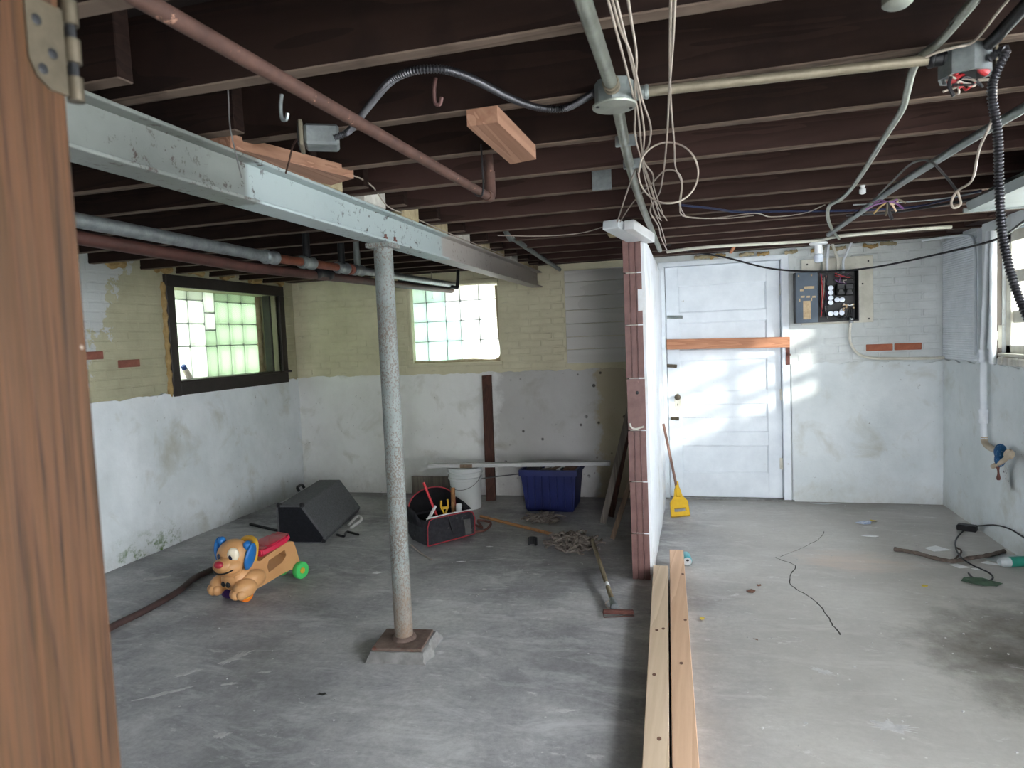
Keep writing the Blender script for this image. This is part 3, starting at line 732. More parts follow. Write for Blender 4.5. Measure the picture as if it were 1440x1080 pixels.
# narrow brown strip of framing left of the casing
bm = bm_(); bxx(bm, -.278, dx0 - .057, YB - .03, YB + .02, 0, 2.06, .003); obj('side_strip', bm, 'grey_wood', d1)
# bar of pine across the door
a, b = WY(937.5, 484.5, YB - .045), WY(1110.5, 481, YB - .045)
t = thing('door_bar', V((a.x + b.x) / 2, a.y, a.z), 'orange pine bar laid across the white panel door', 'wooden bar')
obj('bar', beam_between(bm_(), a, b, .035, .09, .003), 'pine_x', t)
c = WY(1107, 490, YB - .02); bm = bm_(); bxx(bm, c.x - .012, c.x + .02, YB - .03, YB, c.z - .14, c.z + .03, .002); bxx(bm, c.x - .012, c.x + .02, YB - .08, YB - .02, c.z - .06, c.z - .045, .002); obj('bar_bracket', bm, 'rusty_metal', t)
c = WY(934, 482, YB - .03); bm = bm_(); bxx(bm, c.x - .02, c.x + .012, YB - .075, YB - .015, c.z - .055, c.z + .055, .003); obj('bar_bracket', bm, 'white_paint', t)

# oak doorway jamb beside the camera, with a brass hinge
XJ = -.455; YE = .421
t2 = struct('trim_2', (XJ - .06, .33, 0))
obj('jamb_board', bxx(bm_(), XJ - .12, XJ, .20, YE, 0, 2.14, .003), 'oak', t2)
bm = bm_(); hz = WX(60, 60, XJ).z
plate(bm, [(YE - .001, hz + .03), (YE - .001, hz - .033), (YE - .016, hz - .033), (YE - .026, hz - .026), (YE - .031, hz - .015), (YE - .031, hz + .03)], [], lambda p: V(XJ - .001, p[0], p[1]), lambda p: V(XJ + .002, p[0], p[1]))
lf = obj('hinge_leaf', bm, 'brass', t2)
for k in range(3):
    bm = bm_(); z = hz - .026 + k * .0285; cyl(bm, V(XJ + .001, YE + .006, z - .009), V(XJ + .001, YE + .006, z + .009), .006, 14); obj('hinge_knuckle', bm, 'brass', lf, True)
bm = bm_(); cyl(bm, V(XJ + .001, YE + .006, hz - .03), V(XJ + .001, YE + .006, hz + .05), .0035, 10); obj('hinge_pin', bm, 'dark_metal', lf)
for y_, z_ in ((.021, -.02), (.012, -.006), (.023, .014)):
    bm = bm_(); ell(bm, (XJ + .002, YE - y_, hz + z_), (.001, .004, .004)); obj('screw', bm, 'dark_metal', lf)

# outside: ground on the uphill sides, yard behind, an added unseen wall that blocks the sun
bm = bm_(); bxx(bm, XL - 14, XL - .3, YF - .3, 20, .7, .95); o = obj('ground_lawn', bm, 'grass'); o['kind'] = 'structure'
bm = bm_(); bxx(bm, -14, 4.98, -20, YF - .3, -.25, -.02); o = obj('ground_yard', bm, 'gravel'); o['kind'] = 'structure'
bm = bm_(); bxx(bm, XR + .3, 4.98, YF - .3, 1.9, .1, .35); o = obj('ground_side_yard', bm, 'gravel'); o['kind'] = 'structure'
bm = bm_(); bxx(bm, XR + .3, 16, 1.9, 20, .1, .95); o = obj('ground_gravel', bm, 'gravel'); o['kind'] = 'structure'
bm = bm_(); bxx(bm, XL - .3, XR + .3, YB + .3, 20, .7, .95); o = obj('ground_back', bm, 'gravel'); o['kind'] = 'structure'
bm = bm_(); bxx(bm, 5.0, 5.3, -12, -1.6, -.1, 4.3); o = obj('sun_blocker_wall', bm, 'siding'); o['kind'] = 'structure'  # out of view, added to keep the sun off the added openings

# ------------------------------------------------------------------ steel beam and column
t = thing('steel_beam', V(-1.40, 2.0, 1.975), 'grey-green painted steel I-beam carrying the ceiling joists', 'beam')
obj('flange', bxx(bm_(), -1.452, -1.348, -2.4, 6.25, 1.975, 1.986, .002), 'steel_paint', t)
obj('flange', bxx(bm_(), -1.452, -1.348, -2.4, 6.25, 2.108, 2.119, .002), 'steel_paint', t)
obj('web', bxx(bm_(), -1.406, -1.394, -2.4, 6.25, 1.984, 2.11), 'steel_paint', t)
cx, cy = -1.405, 2.945
t = thing('steel_column', V(cx, cy, 0), 'flaking grey steel pipe column on a square concrete footing', 'column')
bm = bm_(); lathe(bm, (cx, cy, 0), [(.0445, .062), (.0445, 1.955)], 32); obj('pipe', bm, 'column', t, True)
bm = bm_(); g = []
rz = Matrix.Rotation(.12, 3, 'Z')
box(bm, (0, 0, .022), (.262, .236, .056)); bmesh.ops.subdivide_edges(bm, edges=bm.edges[:], cuts=6, use_grid_fill=True)
for v in bm.verts:
    k = 1.0 + .16 * (.05 - v.co.z) / .056
    v.co = rz @ V(v.co.x * k, v.co.y * k, v.co.z) + V(cx, cy - .01, 0); v.co += V(1, 1, .4) * (.007 if v.co.z > .045 else .02) * noise.fractal(v.co * 16, 1, 2, 4)
obj('concrete_footing', bm, 'footing', t, True)
bm = bm_(); box(bm, (cx, cy - .01, .057), (.245, .222, .014), .12, .003); obj('base_plate', bm, 'rusty_plate', t)
bm = bm_(); lathe(bm, (cx, cy, .06), [(.062, 0), (.058, .012), (.046, .02)], 24); obj('collar', bm, 'rusty_plate', t, True)
bm = bm_(); box(bm, (cx, cy, 1.964), (.12, .13, .022), None, .003); p = obj('cap_plate', bm, 'column', t)
for sy in (-1, 1):
    bm = bm_(); lathe(bm, (cx + .04, cy + sy * .05, 1.985), [(.011, 0), (.011, .012), (.006, .013), (.006, .026)], 6); obj('bolt', bm, 'rusty_metal', p)

# ------------------------------------------------------------------ pipes and conduits under the joists
G_P = 'pipes under the left ceiling'
a, b = F(200, 0, 2.0), F(688, 277, 2.0); a = a + (a - b) * .45
t = thing('rusty_pipe', a, 'rust-brown iron pipe slanting under the dark joists to an elbow', 'pipe')
obj('pipe', tube(bm_(), [a, b], .0145, 14, 1), 'rust_pipe', t, True)
bm = bm_(); d = (b - a).normalized(); tube(bm, [b - d * .03, b, b + d * .012 + V(0, 0, .012), b + d * .014 + V(0, 0, .05), b + d * .014 + V(0, 0, .09)], .019, 12, 5); obj('elbow', bm, 'rust_pipe', t, True)
bm = bm_(); cyl(bm, b + d * .014 + V(0, 0, .07), b + d * .014 + V(0, 0, .30), .0145, 12); obj('riser', bm, 'rust_pipe', t, True)
bm = bm_(); tube(bm, [b - d * .11 + V(-.017, 0, -.005), b - d * .11 + V(0, 0, -.017), b - d * .11 + V(.017, 0, 0), b - d * .11 + V(.017, 0, .15)], .003, 6, 4); obj('hanger', bm, 'dark_metal', t)
P = lambda x, y, X=-2.2: WX(x, y, X)
q = [P(115, 311), P(380, 362), P(425, 368), P(478, 377), P(503, 380), P(545, 385.5), P(640, 401)]
a0 = q[0] + (q[0] - q[1]) * .8
t = thing('water_main_pipe', a0, 'grey galvanized pipe with copper-red length and tees beside the steel beam', 'pipe', G_P)
obj('galvanized_length', tube(bm_(), [a0, q[1]], .029, 16, 1), 'galvanized', t, True)
obj('red_length', tube(bm_(), [q[1], q[4]], .025, 16, 1), 'copper_pipe', t, True)
obj('grey_length', tube(bm_(), [q[4], q[6]], .026, 16, 1), 'galvanized', t, True)
def coupling(p, d, r, l, m, par, nm='coupling'):
    bm = bm_(); lathe(bm, p - d * l / 2, [(r * .96, 0), (r * 1.12, l * .08), (r * 1.12, l * .25), (r, l * .3), (r, l * .7), (r * 1.12, l * .75), (r * 1.12, l * .92), (r * .96, l)], 18, d); return obj(nm, bm, m, par, True)
d = (q[2] - q[1]).normalized()
coupling(q[1], d, .034, .11, 'galvanized', t)
for x, y, m in ((432, 369.5, 'grey_metal'), (481, 377, 'galvanized'), (503, 380, 'galvanized')):
    p = P(x, y); c = coupling(p, d, .034, .14, m, t, 'tee')
    bm = bm_(); cyl(bm, p, V(p.x, p.y, 2.3), .022, 14); obj('riser', bm, 'dark_metal' if x < 500 else 'grey_metal', c, True)
p = P(492, 378.5); bm = bm_(); lathe(bm, p - d * .02, [(.036, 0), (.038, .01), (.038, .03), (.036, .04)], 16, d); obj('red_ring', bm, 'red_brick', t, True)
q = [P(120, 336, -2.28), P(350, 376, -2.28), P(530, 397, -2.28), P(640, 409, -2.28)]; a0 = q[0] + (q[0] - q[1]) * .8
t = thing('drain_pipe', a0, 'dark brown pipe running just below the grey galvanized pipe', 'pipe', G_P)
obj('pipe', tube(bm_(), [a0] + q, .028, 14, 1), 'brown_pipe', t, True); coupling(P(453, 386, -2.28), (q[2] - q[1]).normalized(), .032, .2, 'dark_metal', t)
# short drop over the back window
t = thing('gas_stub', WY(642, 403, 6.0), 'short dark pipe drop with elbow above the glass block window', 'pipe')
obj('pipe', tube(bm_(), [WY(560, 394, 5.9), WY(600, 397, 5.95), WY(640, 404, 6.0), WY(643, 402, 6.0), WY(644, 385, 6.0), V(*WY(644, 385, 6.0).xy, 2.2)], .016, 10, 3), 'dark_metal', t, True)
tag(obj('wire_hook', tube(bm_(), [V(*WY(607, 400, 6.05).xy, 2.17), WY(607, 400, 6.05), WY(608, 417, 6.05), WY(610, 420, 6.05), WY(606, 420, 6.05)], .003, 6, 3), 'white_wire'), 'thin wire hook hanging before the glass block window', 'hook')
# grey pipe slanting to the back wall
a, b, c = WY(694, 312, 3.95), WY(716, 333, 4.25), WY(787, 379, 6.12); a.z = 2.30
tag(obj('slanted_pipe', tube(bm_(), [a, V(b.x, b.y, 2.16), b + V(.01, .1, -.005), (b + c) / 2, c], .017, 10, 3), 'grey_metal', None, True), 'dull grey pipe bending back to the wall over the boarded panel', 'pipe')
# round junction box with its conduits
jc = F(864, 151, 2.085)
t = thing('junction_box', V(jc.x, jc.y, 2.085), 'round grey junction box with blank cover under the joists', 'junction box')
bm = bm_(); lathe(bm, jc, [(.050, .004), (.05, .062)], 8); obj('box', bm, 'grey_metal', t)
bm = bm_(); lathe(bm, jc, [(.056, 0), (.057, .002), (.057, .005), (.05, .006)], 28); cv = obj('cover', bm, 'grey_conduit', t, True)
for s in (-.04, .04):
    bm = bm_(); ell(bm, jc + V(s, s * .5, -.001), (.005, .005, .002)); obj('screw', bm, 'dark_metal', cv)
G_C = 'rigid conduits meeting at the round box'
def conduit(name, pts, r, m, label, cat='conduit', group=None, sm=5, seg=10):
    return tag(obj(name, tube(bm_(), pts, r, seg, sm), m, None, True), label, cat, group)
zc = 2.122
a = F(820, 0, zc); b = V(jc.x, jc.y - .045, zc); a = a + (a - b) * 2
t = thing('ceiling_conduit', a, 'pale grey conduit running overhead into the near side of the round box', 'conduit')
obj('tube', tube(bm_(), [a, b], .0165, 14, 1), 'grey_conduit', t, True); coupling(V(jc.x, jc.y - .06, zc), V(0, 1, 0), .019, .035, 'old_conduit', t, 'connector')
e = F(928, 352, zc)
t = thing('ceiling_conduit', jc, 'pale grey conduit from the round box back over the tile partition', 'conduit')
obj('tube', tube(bm_(), [V(jc.x, jc.y + .045, zc), F(885, 230, zc), F(903, 290, zc), e], .0165, 14, 3), 'grey_conduit', t, True)
for x, y in ((876, 200), (886, 232)):
    p = F(x, y, zc); bm = bm_(); box(bm, p + V(.01, 0, .004), (.07, .012, .036), None, .003); obj('strap', bm, 'galvanized', t)
jb = F(1357, 112, 2.06)
t = thing('ceiling_conduit', jc, 'tan-grey conduit running sideways from the round box to the open box', 'conduit')
obj('tube', tube(bm_(), [V(jc.x + .05, jc.y + .004, 2.115), V(jb.x - .05, jb.y - .01, 2.112)], .0125, 14, 1), 'old_conduit', t, True)
coupling(V(jc.x + .07, jc.y + .005, 2.115), V(1, 0, 0), .016, .035, 'grey_metal', t, 'connector'); coupling(V(jb.x - .06, jb.y - .01, 2.112), V(1, 0, 0), .017, .04, 'dark_metal', t, 'connector')
# open box stuffed with wires
t = thing('open_junction_box', V(jb.x, jb.y, 2.06), 'open octagonal box stuffed with red wire nuts and loose wires', 'junction box')
bm = bm_(); n = 8
for r1, r2, z0, z1 in ((.056, .052, 2.065, 2.125),):
    lathe(bm, V(jb.x, jb.y, 0), [(.05, z1), (.056, z1), (.056, z0), (.05, z0), (.048, z1 - .006)], 8)
obj('box', bm, 'galvanized', t)
for k in range(5):
    a = U(0, 6.28); p = V(jb.x + U(-.035, .045), jb.y + U(-.035, .02), 2.062 + U(-.008, .006)); bm = bm_()
    lathe(bm, p, [(.009, 0), (.008, .02), (.004, .026)], 8, (math.cos(a), math.sin(a), .3)); obj('wire_nut', bm, 'red_wire', t, True)
for k, m in enumerate(('red_wire', 'white_wire', 'white_wire', 'black_wire', 'black_wire', 'red_wire', 'white_wire')):
    p = [V(jb.x + U(-.045, .045), jb.y + U(-.045, .04), 2.055 + U(-.022, .01)) for _ in range(4)]; bm = bm_(); tube(bm, p, .0025, 6, 6); obj('wire', bm, m, t, True)
bm = bm_(); p = V(jb.x - .04, jb.y - .035, 2.06); tube(bm, [p, p + V(-.004, 0, -.02), p + V(.006, 0, -.045)], .004, 6, 4); obj('wire', bm, 'black_wire', t, True)
bm = bm_(); bxx(bm, jb.x + .055, jb.x + .06, jb.y - .02, jb.y + .03, 2.07, 2.145); obj('mounting_tab', bm, 'old_conduit', t)
# armoured cables
def armored(name, pts, r, m, label, group=None):
    pp = catmull(pts, 40); dens = []; acc = 0; dens.append(pp[0])
    for a, b in zip(pp, pp[1:]):
        L = (b - a).length; s = r * .2
        while acc + L >= s:
            k = (s - acc) / L; a = a + (b - a) * k; L = (b - a).length; acc = 0; dens.append(a.copy())
        acc += L
    return tag(obj(name, tube(bm_(), dens, r, 9, 1, True, rads=[r, r * 1.1, r * .8, r * .8]), m, None, True), label, 'cable', group)
yc = jb.y
armored('armored_cable', [V(jb.x + .03, jb.y - .05, 2.085), V(jb.x + .055, jb.y - .07, 2.09), WY(1395, 122, yc - .07), WY(1403, 190, yc - .07), WY(1405, 260, yc - .07), WY(1410, 330, yc - .07), WY(1424, 392, yc - .08), WY(1447, 450, yc - .1), WY(1490, 520, yc - .12)], .0095, 'black_armor', 'black ribbed flexible cable dangling from the open octagonal box')
armored('armored_cable', [F(470, 194, 2.1), F(492, 183, 2.12), F(518, 150, 2.135), F(555, 110, 2.14), F(605, 97, 2.14), F(655, 107, 2.14), F(735, 145, 2.14), F(790, 153, 2.14), V(jc.x - .05, jc.y + .005, 2.13)], .0095, 'black_armor', 'black armoured cable arching between metal outlet box and round box')
# outlet box with wires by the beam, hanging from a scrap of board
p = F(436, 205, 2.10)
t = thing('outlet_box', V(p.x, p.y, 2.09), 'small galvanized outlet box with copper wire beside the steel beam', 'outlet box')
bm = bm_(); bx0 = V(p.x + .03, p.y + .02, 2.125); box(bm, bx0, (.10, .09, .06), .5, .008); obj('box', bm, 'galvanized', t)
bm = bm_(); box(bm, bx0 + V(-.05, -.03, .0), (.012, .10, .075), .5, .003); obj('rim', bm, 'old_conduit', t)
bm = bm_(); box(bm, bx0 + V(-.056, -.034, 0), (.006, .08, .055), .5); obj('opening', bm, 'black_plastic', t)
bm = bm_(); tube(bm, [bx0 + V(-.06, -.03, 0), WY(412, 205, p.y + .0), WY(407, 225, p.y + .05), WY(402, 243, p.y + .12)], .003, 6, 5); obj('wire', bm, 'rust_pipe', t, True)
# timber scraps
def slab(name, pts, z0, z1, m, label, cat='wood block', group=None):
    bm = bm_(); plate(bm, [(q.x, q.y) for q in pts], [], lambda p: V(p[0], p[1], z0), lambda p: V(p[0], p[1], z1)); return tag(obj(name, bm, m), label, cat, group)
slab('timber_offcut', [F(657, 178, 2.1), F(718, 231, 2.1), F(754, 224, 2.1), F(700, 172, 2.1)], 2.10, 2.146, 'block_wood', 'pale timber offcut nailed flat under the dark joists')
slab('timber_offcut', [V(-1.47, 1.80, 0), V(-1.345, 1.80, 0), V(-1.20, 2.30, 0), V(-1.33, 2.36, 0)], 2.119, 2.16, 'block_wood', 'reddish timber offcut resting on top of the steel beam')
bm = bm_(); beam_between(bm, V(*WY(1035, 328, 5.47).xy, 2.16), WY(1027, 356, 5.50), .03, .012, .002); tag(obj('timber_sliver', bm, 'pine_x'), 'reddish split of wood hanging from joists above the white door', 'wood scrap')
for x, y in ((614, 138), (398, 160)):
    p = F(x, y, 2.12); bm = bm_(); tube(bm, [p + V(0, 0, .05), p + V(-.006, 0, .02), p + V(-.004, 0, -.012), p + V(.008, 0, -.016), p + V(.014, 0, .0)], .005, 7, 5)
    tag(obj('ceiling_hook', bm, 'hook_pink' if x > 600 else 'galvanized', None, True), 'rusty pink hook screwed into a dark joist' if x > 600 else 'pale bent hook in the joist above outlet box', 'hook')
# white fluorescent batten on the end of the tile partition
p = WY(878, 318, 3.97)
t = thing('light_batten', V(p.x, 4.0, 2.07), 'short white metal light fixture on top of the clay tile partition', 'light fixture')
bm = bm_(); beam_between(bm, V(-.43, 3.80, 2.115), V(-.32, 4.09, 2.07), .10, .05, .004); obj('housing', bm, 'white_paint', t)
bm = bm_(); beam_between(bm, V(-.33, 3.80, 2.105), V(-.235, 4.10, 2.06), .06, .055, .004); obj('cover', bm, 'white_plastic', t)
bm = bm_(); bxx(bm, -.47, -.29, 3.98, 4.07, 2.08, 2.146, .004); obj('mounting_block', bm, 'mortar', t)
# metal plate and paper tag on the joists
bm = bm_(); p = WY(846, 251, 3.02); box(bm, p, (.085, .012, .10), .1, .002); tag(obj('metal_plate', bm, 'galvanized'), 'grey metal plate nailed to a joist above the partition', 'plate')
bm = bm_(); p = WY(803, 256, 3.35); box(bm, p, (.11, .008, .035), .0, .001); tag(obj('paper_tag', bm, 'paper'), 'pale paper tag stapled on a dark joist', 'tag')

# loose white wires along the joists
G_W = 'loose white wires hanging in front of the tile partition'
zw = 2.10
def wire(pts, label, r=.0028, m='white_wire', group=G_W, name='loose_wire'):
    return tag(obj(name, tube(bm_(), pts, r, 6, 6), m, None, True), label, 'wire', group)
fw_ = lambda L, z=zw: [F(x, y, z) for x, y in L]
LB = 'pale loose wire strung along the joists beside the grey conduit'
wire(fw_([(850, -20), (867, 45), (883, 105), (893, 150), (893, 190), (903, 228), (915, 265), (928, 305)]), LB)
LB = 'pale loose wire kinked twice beside the grey conduit, crossing the others'
wire(fw_([(856, -20), (872, 40), (886, 72), (897, 115), (903, 140), (915, 178), (912, 205), (903, 222), (912, 250), (925, 290), (938, 310)]), LB)
LB = 'pale loose wire hanging straightest of those behind the round junction box'
wire(fw_([(880, -20), (888, 30), (895, 80), (893, 130), (898, 165), (905, 225), (918, 245), (920, 265), (932, 300)]), LB)
LB = 'thin pale wire wound between its neighbours beside the grey conduit'
wire(fw_([(862, -20), (880, 55), (893, 110), (901, 150), (906, 190), (904, 235), (914, 275), (922, 300), (930, 310)]), LB)
LB2 = 'thin pale wire hanging from the ceiling left of the door'
wire(fw_([(950, -20), (946, 60), (941, 130), (938, 190), (934, 235), (928, 270), (918, 290), (930, 320), (937, 345)]), LB2)
LB2 = 'thin pale wire hanging through the middle of the coiled loop'
wire(fw_([(944, -20), (942, 70), (943, 140), (948, 200), (950, 235), (959, 260), (957, 290), (964, 305)]), LB2)
YL = 2.27
pts = [WY(940 + 42 * math.cos(a), 243 + 43 * math.sin(a), YL + .02 * math.sin(3 * a)) for a in [2 * math.pi * k / 14 for k in range(14)]]; pts.append(pts[0])
wire([WY(868, 312, 3.6), WY(880, 275, 3.0), WY(893, 240, 2.45)] + pts[7:] + pts[1:9], 'thin pale wire coiled into a big loop under the joists', .003)
wire([WY(872, 312, 3.65), WY(890, 285, 3.3), WY(915, 260, 2.8), WY(932, 242, 2.6), WY(945, 239, 2.55), WY(956, 246, 2.55), WY(959, 262, 2.7), WY(956, 288, 3.0), WY(965, 305, 3.4), F(1020, 307, 2.115), F(1060, 303, 2.12)], 'thin pale wire rising from the white light fixture over the loop', .003)
wire([WY(916, 288, 3.3), WY(915, 300, 3.4), WY(926, 318, 3.7), WY(930, 335, 4.2), WY(938, 352, 5.0)], 'short pale wire drooping over the partition top', .0035)
wire([WY(700, 331, 4.0), WY(760, 332, 4.1), WY(815, 328, 4.2), WY(852, 318, 4.1)], 'thin white wire sagging between slanted pipe and partition', .003, 'white_wire', None)
wire([V(-1.37, 1.9, 2.125), WY(505, 250, 2.5), WY(545, 290, 2.8), WY(575, 303, 3.2), V(-1.34, 3.8, 2.122), V(-1.33, 4.8, 2.122)], 'thin wire lying along the top of the steel beam', .003, 'white_wire', None)
wire([V(*WY(321, 135, 1.6).xy, 2.34), WY(321, 135, 1.6), WY(323, 175, 1.6), WY(330, 210, 1.62), WY(340, 250, 1.66)], 'thin grey wire drooping over the near face of the steel beam', .002, 'grey_wire', None)

# right-hand ceiling: cables, lampholder, duct
zr = 2.125
R1 = 'bare grey conduit winding back from the open box to the white lampholder'
conduit('bent_conduit', [F(1390, -25, zr) + V(.0, -2.2, 0)] + fw_([(1390, -25), (1372, 0), (1325, 55), (1295, 80), (1283, 100), (1276, 128), (1268, 155), (1246, 190), (1205, 255), (1185, 278)], zr) + [F(1167, 289, 2.118), F(1164, 305, 2.118), F(1170, 322, 2.118), F(1180, 336, 2.12)], .0095, 'grey_conduit', R1)
conduit('armored_feed', [F(1440, 10, 2.118) * 5 - F(1395, 58, 2.118) * 4] + fw_([ (1440, 10), (1395, 58), (1368, 80)], 2.118), .014, 'dark_metal', 'thick dark cable coming in overhead to the open octagonal box', 'cable')
wire(fw_([(1430, -15), (1405, 15), (1370, 58), (1345, 66), (1320, 73), (1302, 80)], 2.11), 'thin pale wire following the thick dark cable overhead', .003, 'white_wire', None)
conduit('dark_cable', [F(1440, 152, 2.118) * 2.2 - F(1385, 184, 2.118) * 1.2] + fw_([ (1440, 152), (1385, 184), (1320, 224), (1255, 266)], 2.118) + [F(1205, 302, 2.12), F(1165, 330, 2.11)], .015, 'grey_metal', 'dark taped cable slanting across joists toward the lampholder', 'cable')
wire([WY(1397, 82, 1.86), WY(1400, 120, 1.87), WY(1396, 165, 1.95), WY(1377, 210, 2.1), WY(1370, 245, 2.2), WY(1363, 258, 2.25), WY(1347, 268, 2.3), WY(1338, 283, 2.3), WY(1341, 292, 2.3), WY(1351, 287, 2.3), WY(1347, 270, 2.3)], 'pinkish twisted wire with a loop beside the black ribbed cable', .0035, 'white_wire', None)
wire([WY(1347, 270, 2.3), WY(1330, 248, 2.4), WY(1310, 228, 2.5), WY(1292, 226, 2.6), WY(1275, 235, 2.8), WY(1255, 255, 3.0), WY(1235, 275, 3.3)], 'dark thin wire looped over the joists near the taped cable', .004, 'grey_wire', None)
G_B = 'dark cables running sideways under the rear joists'
wire(fw_([(955, 288), (1000, 293), (1040, 298), (1100, 297), (1200, 296), (1290, 290), (1380, 268)], 2.125), 'dark blue cable stretched across under the rear joists', .006, 'blue_wire', G_B)
wire(fw_([(960, 304), (1000, 307), (1060, 300), (1085, 305), (1130, 300), (1160, 288)], 2.12), 'thin grey wire drooping between joists before the lampholder', .003, 'white_wire', G_B)
wire(fw_([(1190, 303), (1260, 298), (1330, 287), (1385, 276)], 2.12), 'black cable slung level toward the sheet-metal duct', .007, 'black_wire', G_B)
wire(fw_([(1200, 288), (1260, 285), (1320, 280), (1380, 270)], 2.12), 'thin silver wire stretched toward the sheet-metal duct', .003, 'galvanized', G_B)
k = [WY(905, 322, 4.4), WY(930, 340, 5.2), WY(965, 352, 5.75), WY(1020, 362, 5.85), WY(1075, 376, 5.9), WY(1120, 381, 5.9), WY(1180, 381, 5.9), WY(1240, 374, 5.85), WY(1330, 355, 5.6), WY(1400, 337, 5.0), WY(1445, 308, 4.2)]
wire(k, 'long black cable sagging across the door and fuse panel', .008, 'black_wire', None)
# frayed splice of cloth wires
sp = F(1248, 284, 2.08); t = thing('frayed_splice', sp, 'frayed splice of tan and purple cloth wires below the taped cable', 'wire splice')
for k in range(11):
    a = 2 * math.pi * k / 11; d = V(math.cos(a) * U(.04, .11), U(-.04, .04), math.sin(a) * U(.02, .06) - .012); bm = bm_()
    tube(bm, [sp, sp + d * .5 + V(0, 0, U(-.015, .015)), sp + d], .0045, 6, 4); obj('wire_end', bm, ('old_conduit', 'pine_y', 'purple_wire', 'foam')[k % 4] if math.cos(a) > -.75 else 'purple_wire', t, True)
bm = bm_(); tube(bm, [sp, sp + V(.005, 0, -.04), sp + V(.02, 0, -.085)], .008, 6, 4); obj('taped_end', bm, 'black_wire', t, True)
for x, y in ((1219, 263),):
    p = F(x, y, 2.118); p.y = 3.477; bm = bm_(); lathe(bm, p, [(.012, .03), (.012, .02), (.008, .012), (.014, .006), (.014, -.012), (.006, -.016)], 12)
    tag(obj('porcelain_insulator', bm, 'white_plastic' if x < 1300 else 'dark_metal', None, True), 'small white porcelain knob under a joist' if x < 1300 else 'small dark insulator knob on a joist near the ribbed cable', 'insulator')
# porcelain lampholder
lc = WY(1151, 341, 5.55)
t = thing('lampholder', lc, 'white porcelain lampholder with spiral bulb hanging above the fuse panel', 'lamp')
bm = bm_(); lathe(bm, lc, [(.02, -.022), (.062, -.016), (.068, -.004), (.05, .004), (.02, .012)], 22); obj('base', bm, 'white_plastic', t, True)
bm = bm_(); lathe(bm, lc, [(.028, -.085), (.03, -.06), (.026, -.02)], 16); obj('socket', bm, 'white_plastic', t, True)
bm = bm_(); lathe(bm, lc, [(.02, -.15), (.032, -.142), (.034, -.10), (.028, -.088)], 12); obj('bulb', bm, 'fuse_glass', t, True)
bm = bm_(); box(bm, lc + V(0, .02, .035), (.15, .11, .05), .1, .006); obj('mounting_box', bm, 'galvanized', t)
bm = bm_(); cyl(bm, lc + V(0, .02, .05), lc + V(0, .02, .25), .012, 10); obj('stem', bm, 'galvanized', t)
# sheet metal duct by the right window
bm = bm_(); plate(bm, [(1.42, 2.144), (1.93, 2.144), (1.93, 2.03), (1.30, 2.03), (1.29, 2.07)], [], lambda p: V(p[0] + .0, 2.0, p[1]), lambda p: V(p[0], 3.78, p[1]))
t = thing('sheet_metal_duct', V(1.6, 2.9, 2.03), 'flat grey sheet-metal duct under the joists by the right window', 'duct')
obj('duct_body', bm, 'pale_sheet', t)
bm = bm_(); bxx(bm, 1.28, 1.935, 3.775, 3.79, 2.022, 2.044, .002); obj('seam', bm, 'grey_metal', t); bm = bm_(); bxx(bm, 1.28, 1.935, 2.9, 2.915, 2.022, 2.044, .002); obj('seam', bm, 'grey_metal', t)
p = F(1262, 4, 2.09); bm = bm_(); lathe(bm, p, [(.022, .055), (.022, .02), (.026, .012), (.026, -.002), (.018, -.008)], 16); tag(obj('conduit_cap', bm, 'grey_conduit', None, True), 'round grey cap fixed under a joist over the middle floor', 'conduit cap')
# white conduit along the rear joist and down the right wall
conduit('white_conduit', fw_([(938, 354), (1000, 347), (1140, 339), (1180, 332), (1290, 322), (1338, 319)], 2.13), .012, 'cream_paint', 'white conduit running level along the rear joists above the door')
zc_ = lambda y, z: V(XR - .03, y, z)
conduit('white_cable', [V(1.72, 5.9, 2.13), V(1.87, 5.72, 2.125), zc_(5.56, 2.10), zc_(5.50, 2.02), zc_(5.485, 1.9), zc_(5.48, 1.25)], .010, 'white_paint', 'white cable bending down the edge of the ribbed board', 'cable')
t = thing('white_standpipe', V(XR - .06, 5.40, .66), 'white painted pipe down the right wall ending in an elbow', 'pipe')
pp = [WX(1391, 325, XR - .055), WX(1383, 490, XR - .055), WX(1383, 600, XR - .05), WX(1384, 618, XR - .05)]
obj('pipe', tube(bm_(), pp, .021, 14, 1), 'white_paint', t, True)
coupling(WX(1383, 500, XR - .055), V(0, 0, 1), .026, .09, 'white_paint', t)
bm = bm_(); tube(bm, [pp[-1] + V(0, 0, .02), pp[-1], WX(1386, 624, XR - .05), WX(1393, 630, XR - .05), WX(1402, 634, XR - .06)], .021, 12, 5); obj('elbow', bm, 'tan_fitting', t, True)
coupling(WX(1383, 585, XR - .05), V(0, 0, 1), .026, .10, 'white_paint', t)
t = thing('white_pipe', V(XR - .05, 5.28, 1.2), 'second white pipe standing between standpipe and window jamb', 'pipe')
obj('pipe', tube(bm_(), [WX(1397, 325, XR - .05), WX(1396, 512, XR - .05)], .021, 14, 1), 'white_paint', t, True)
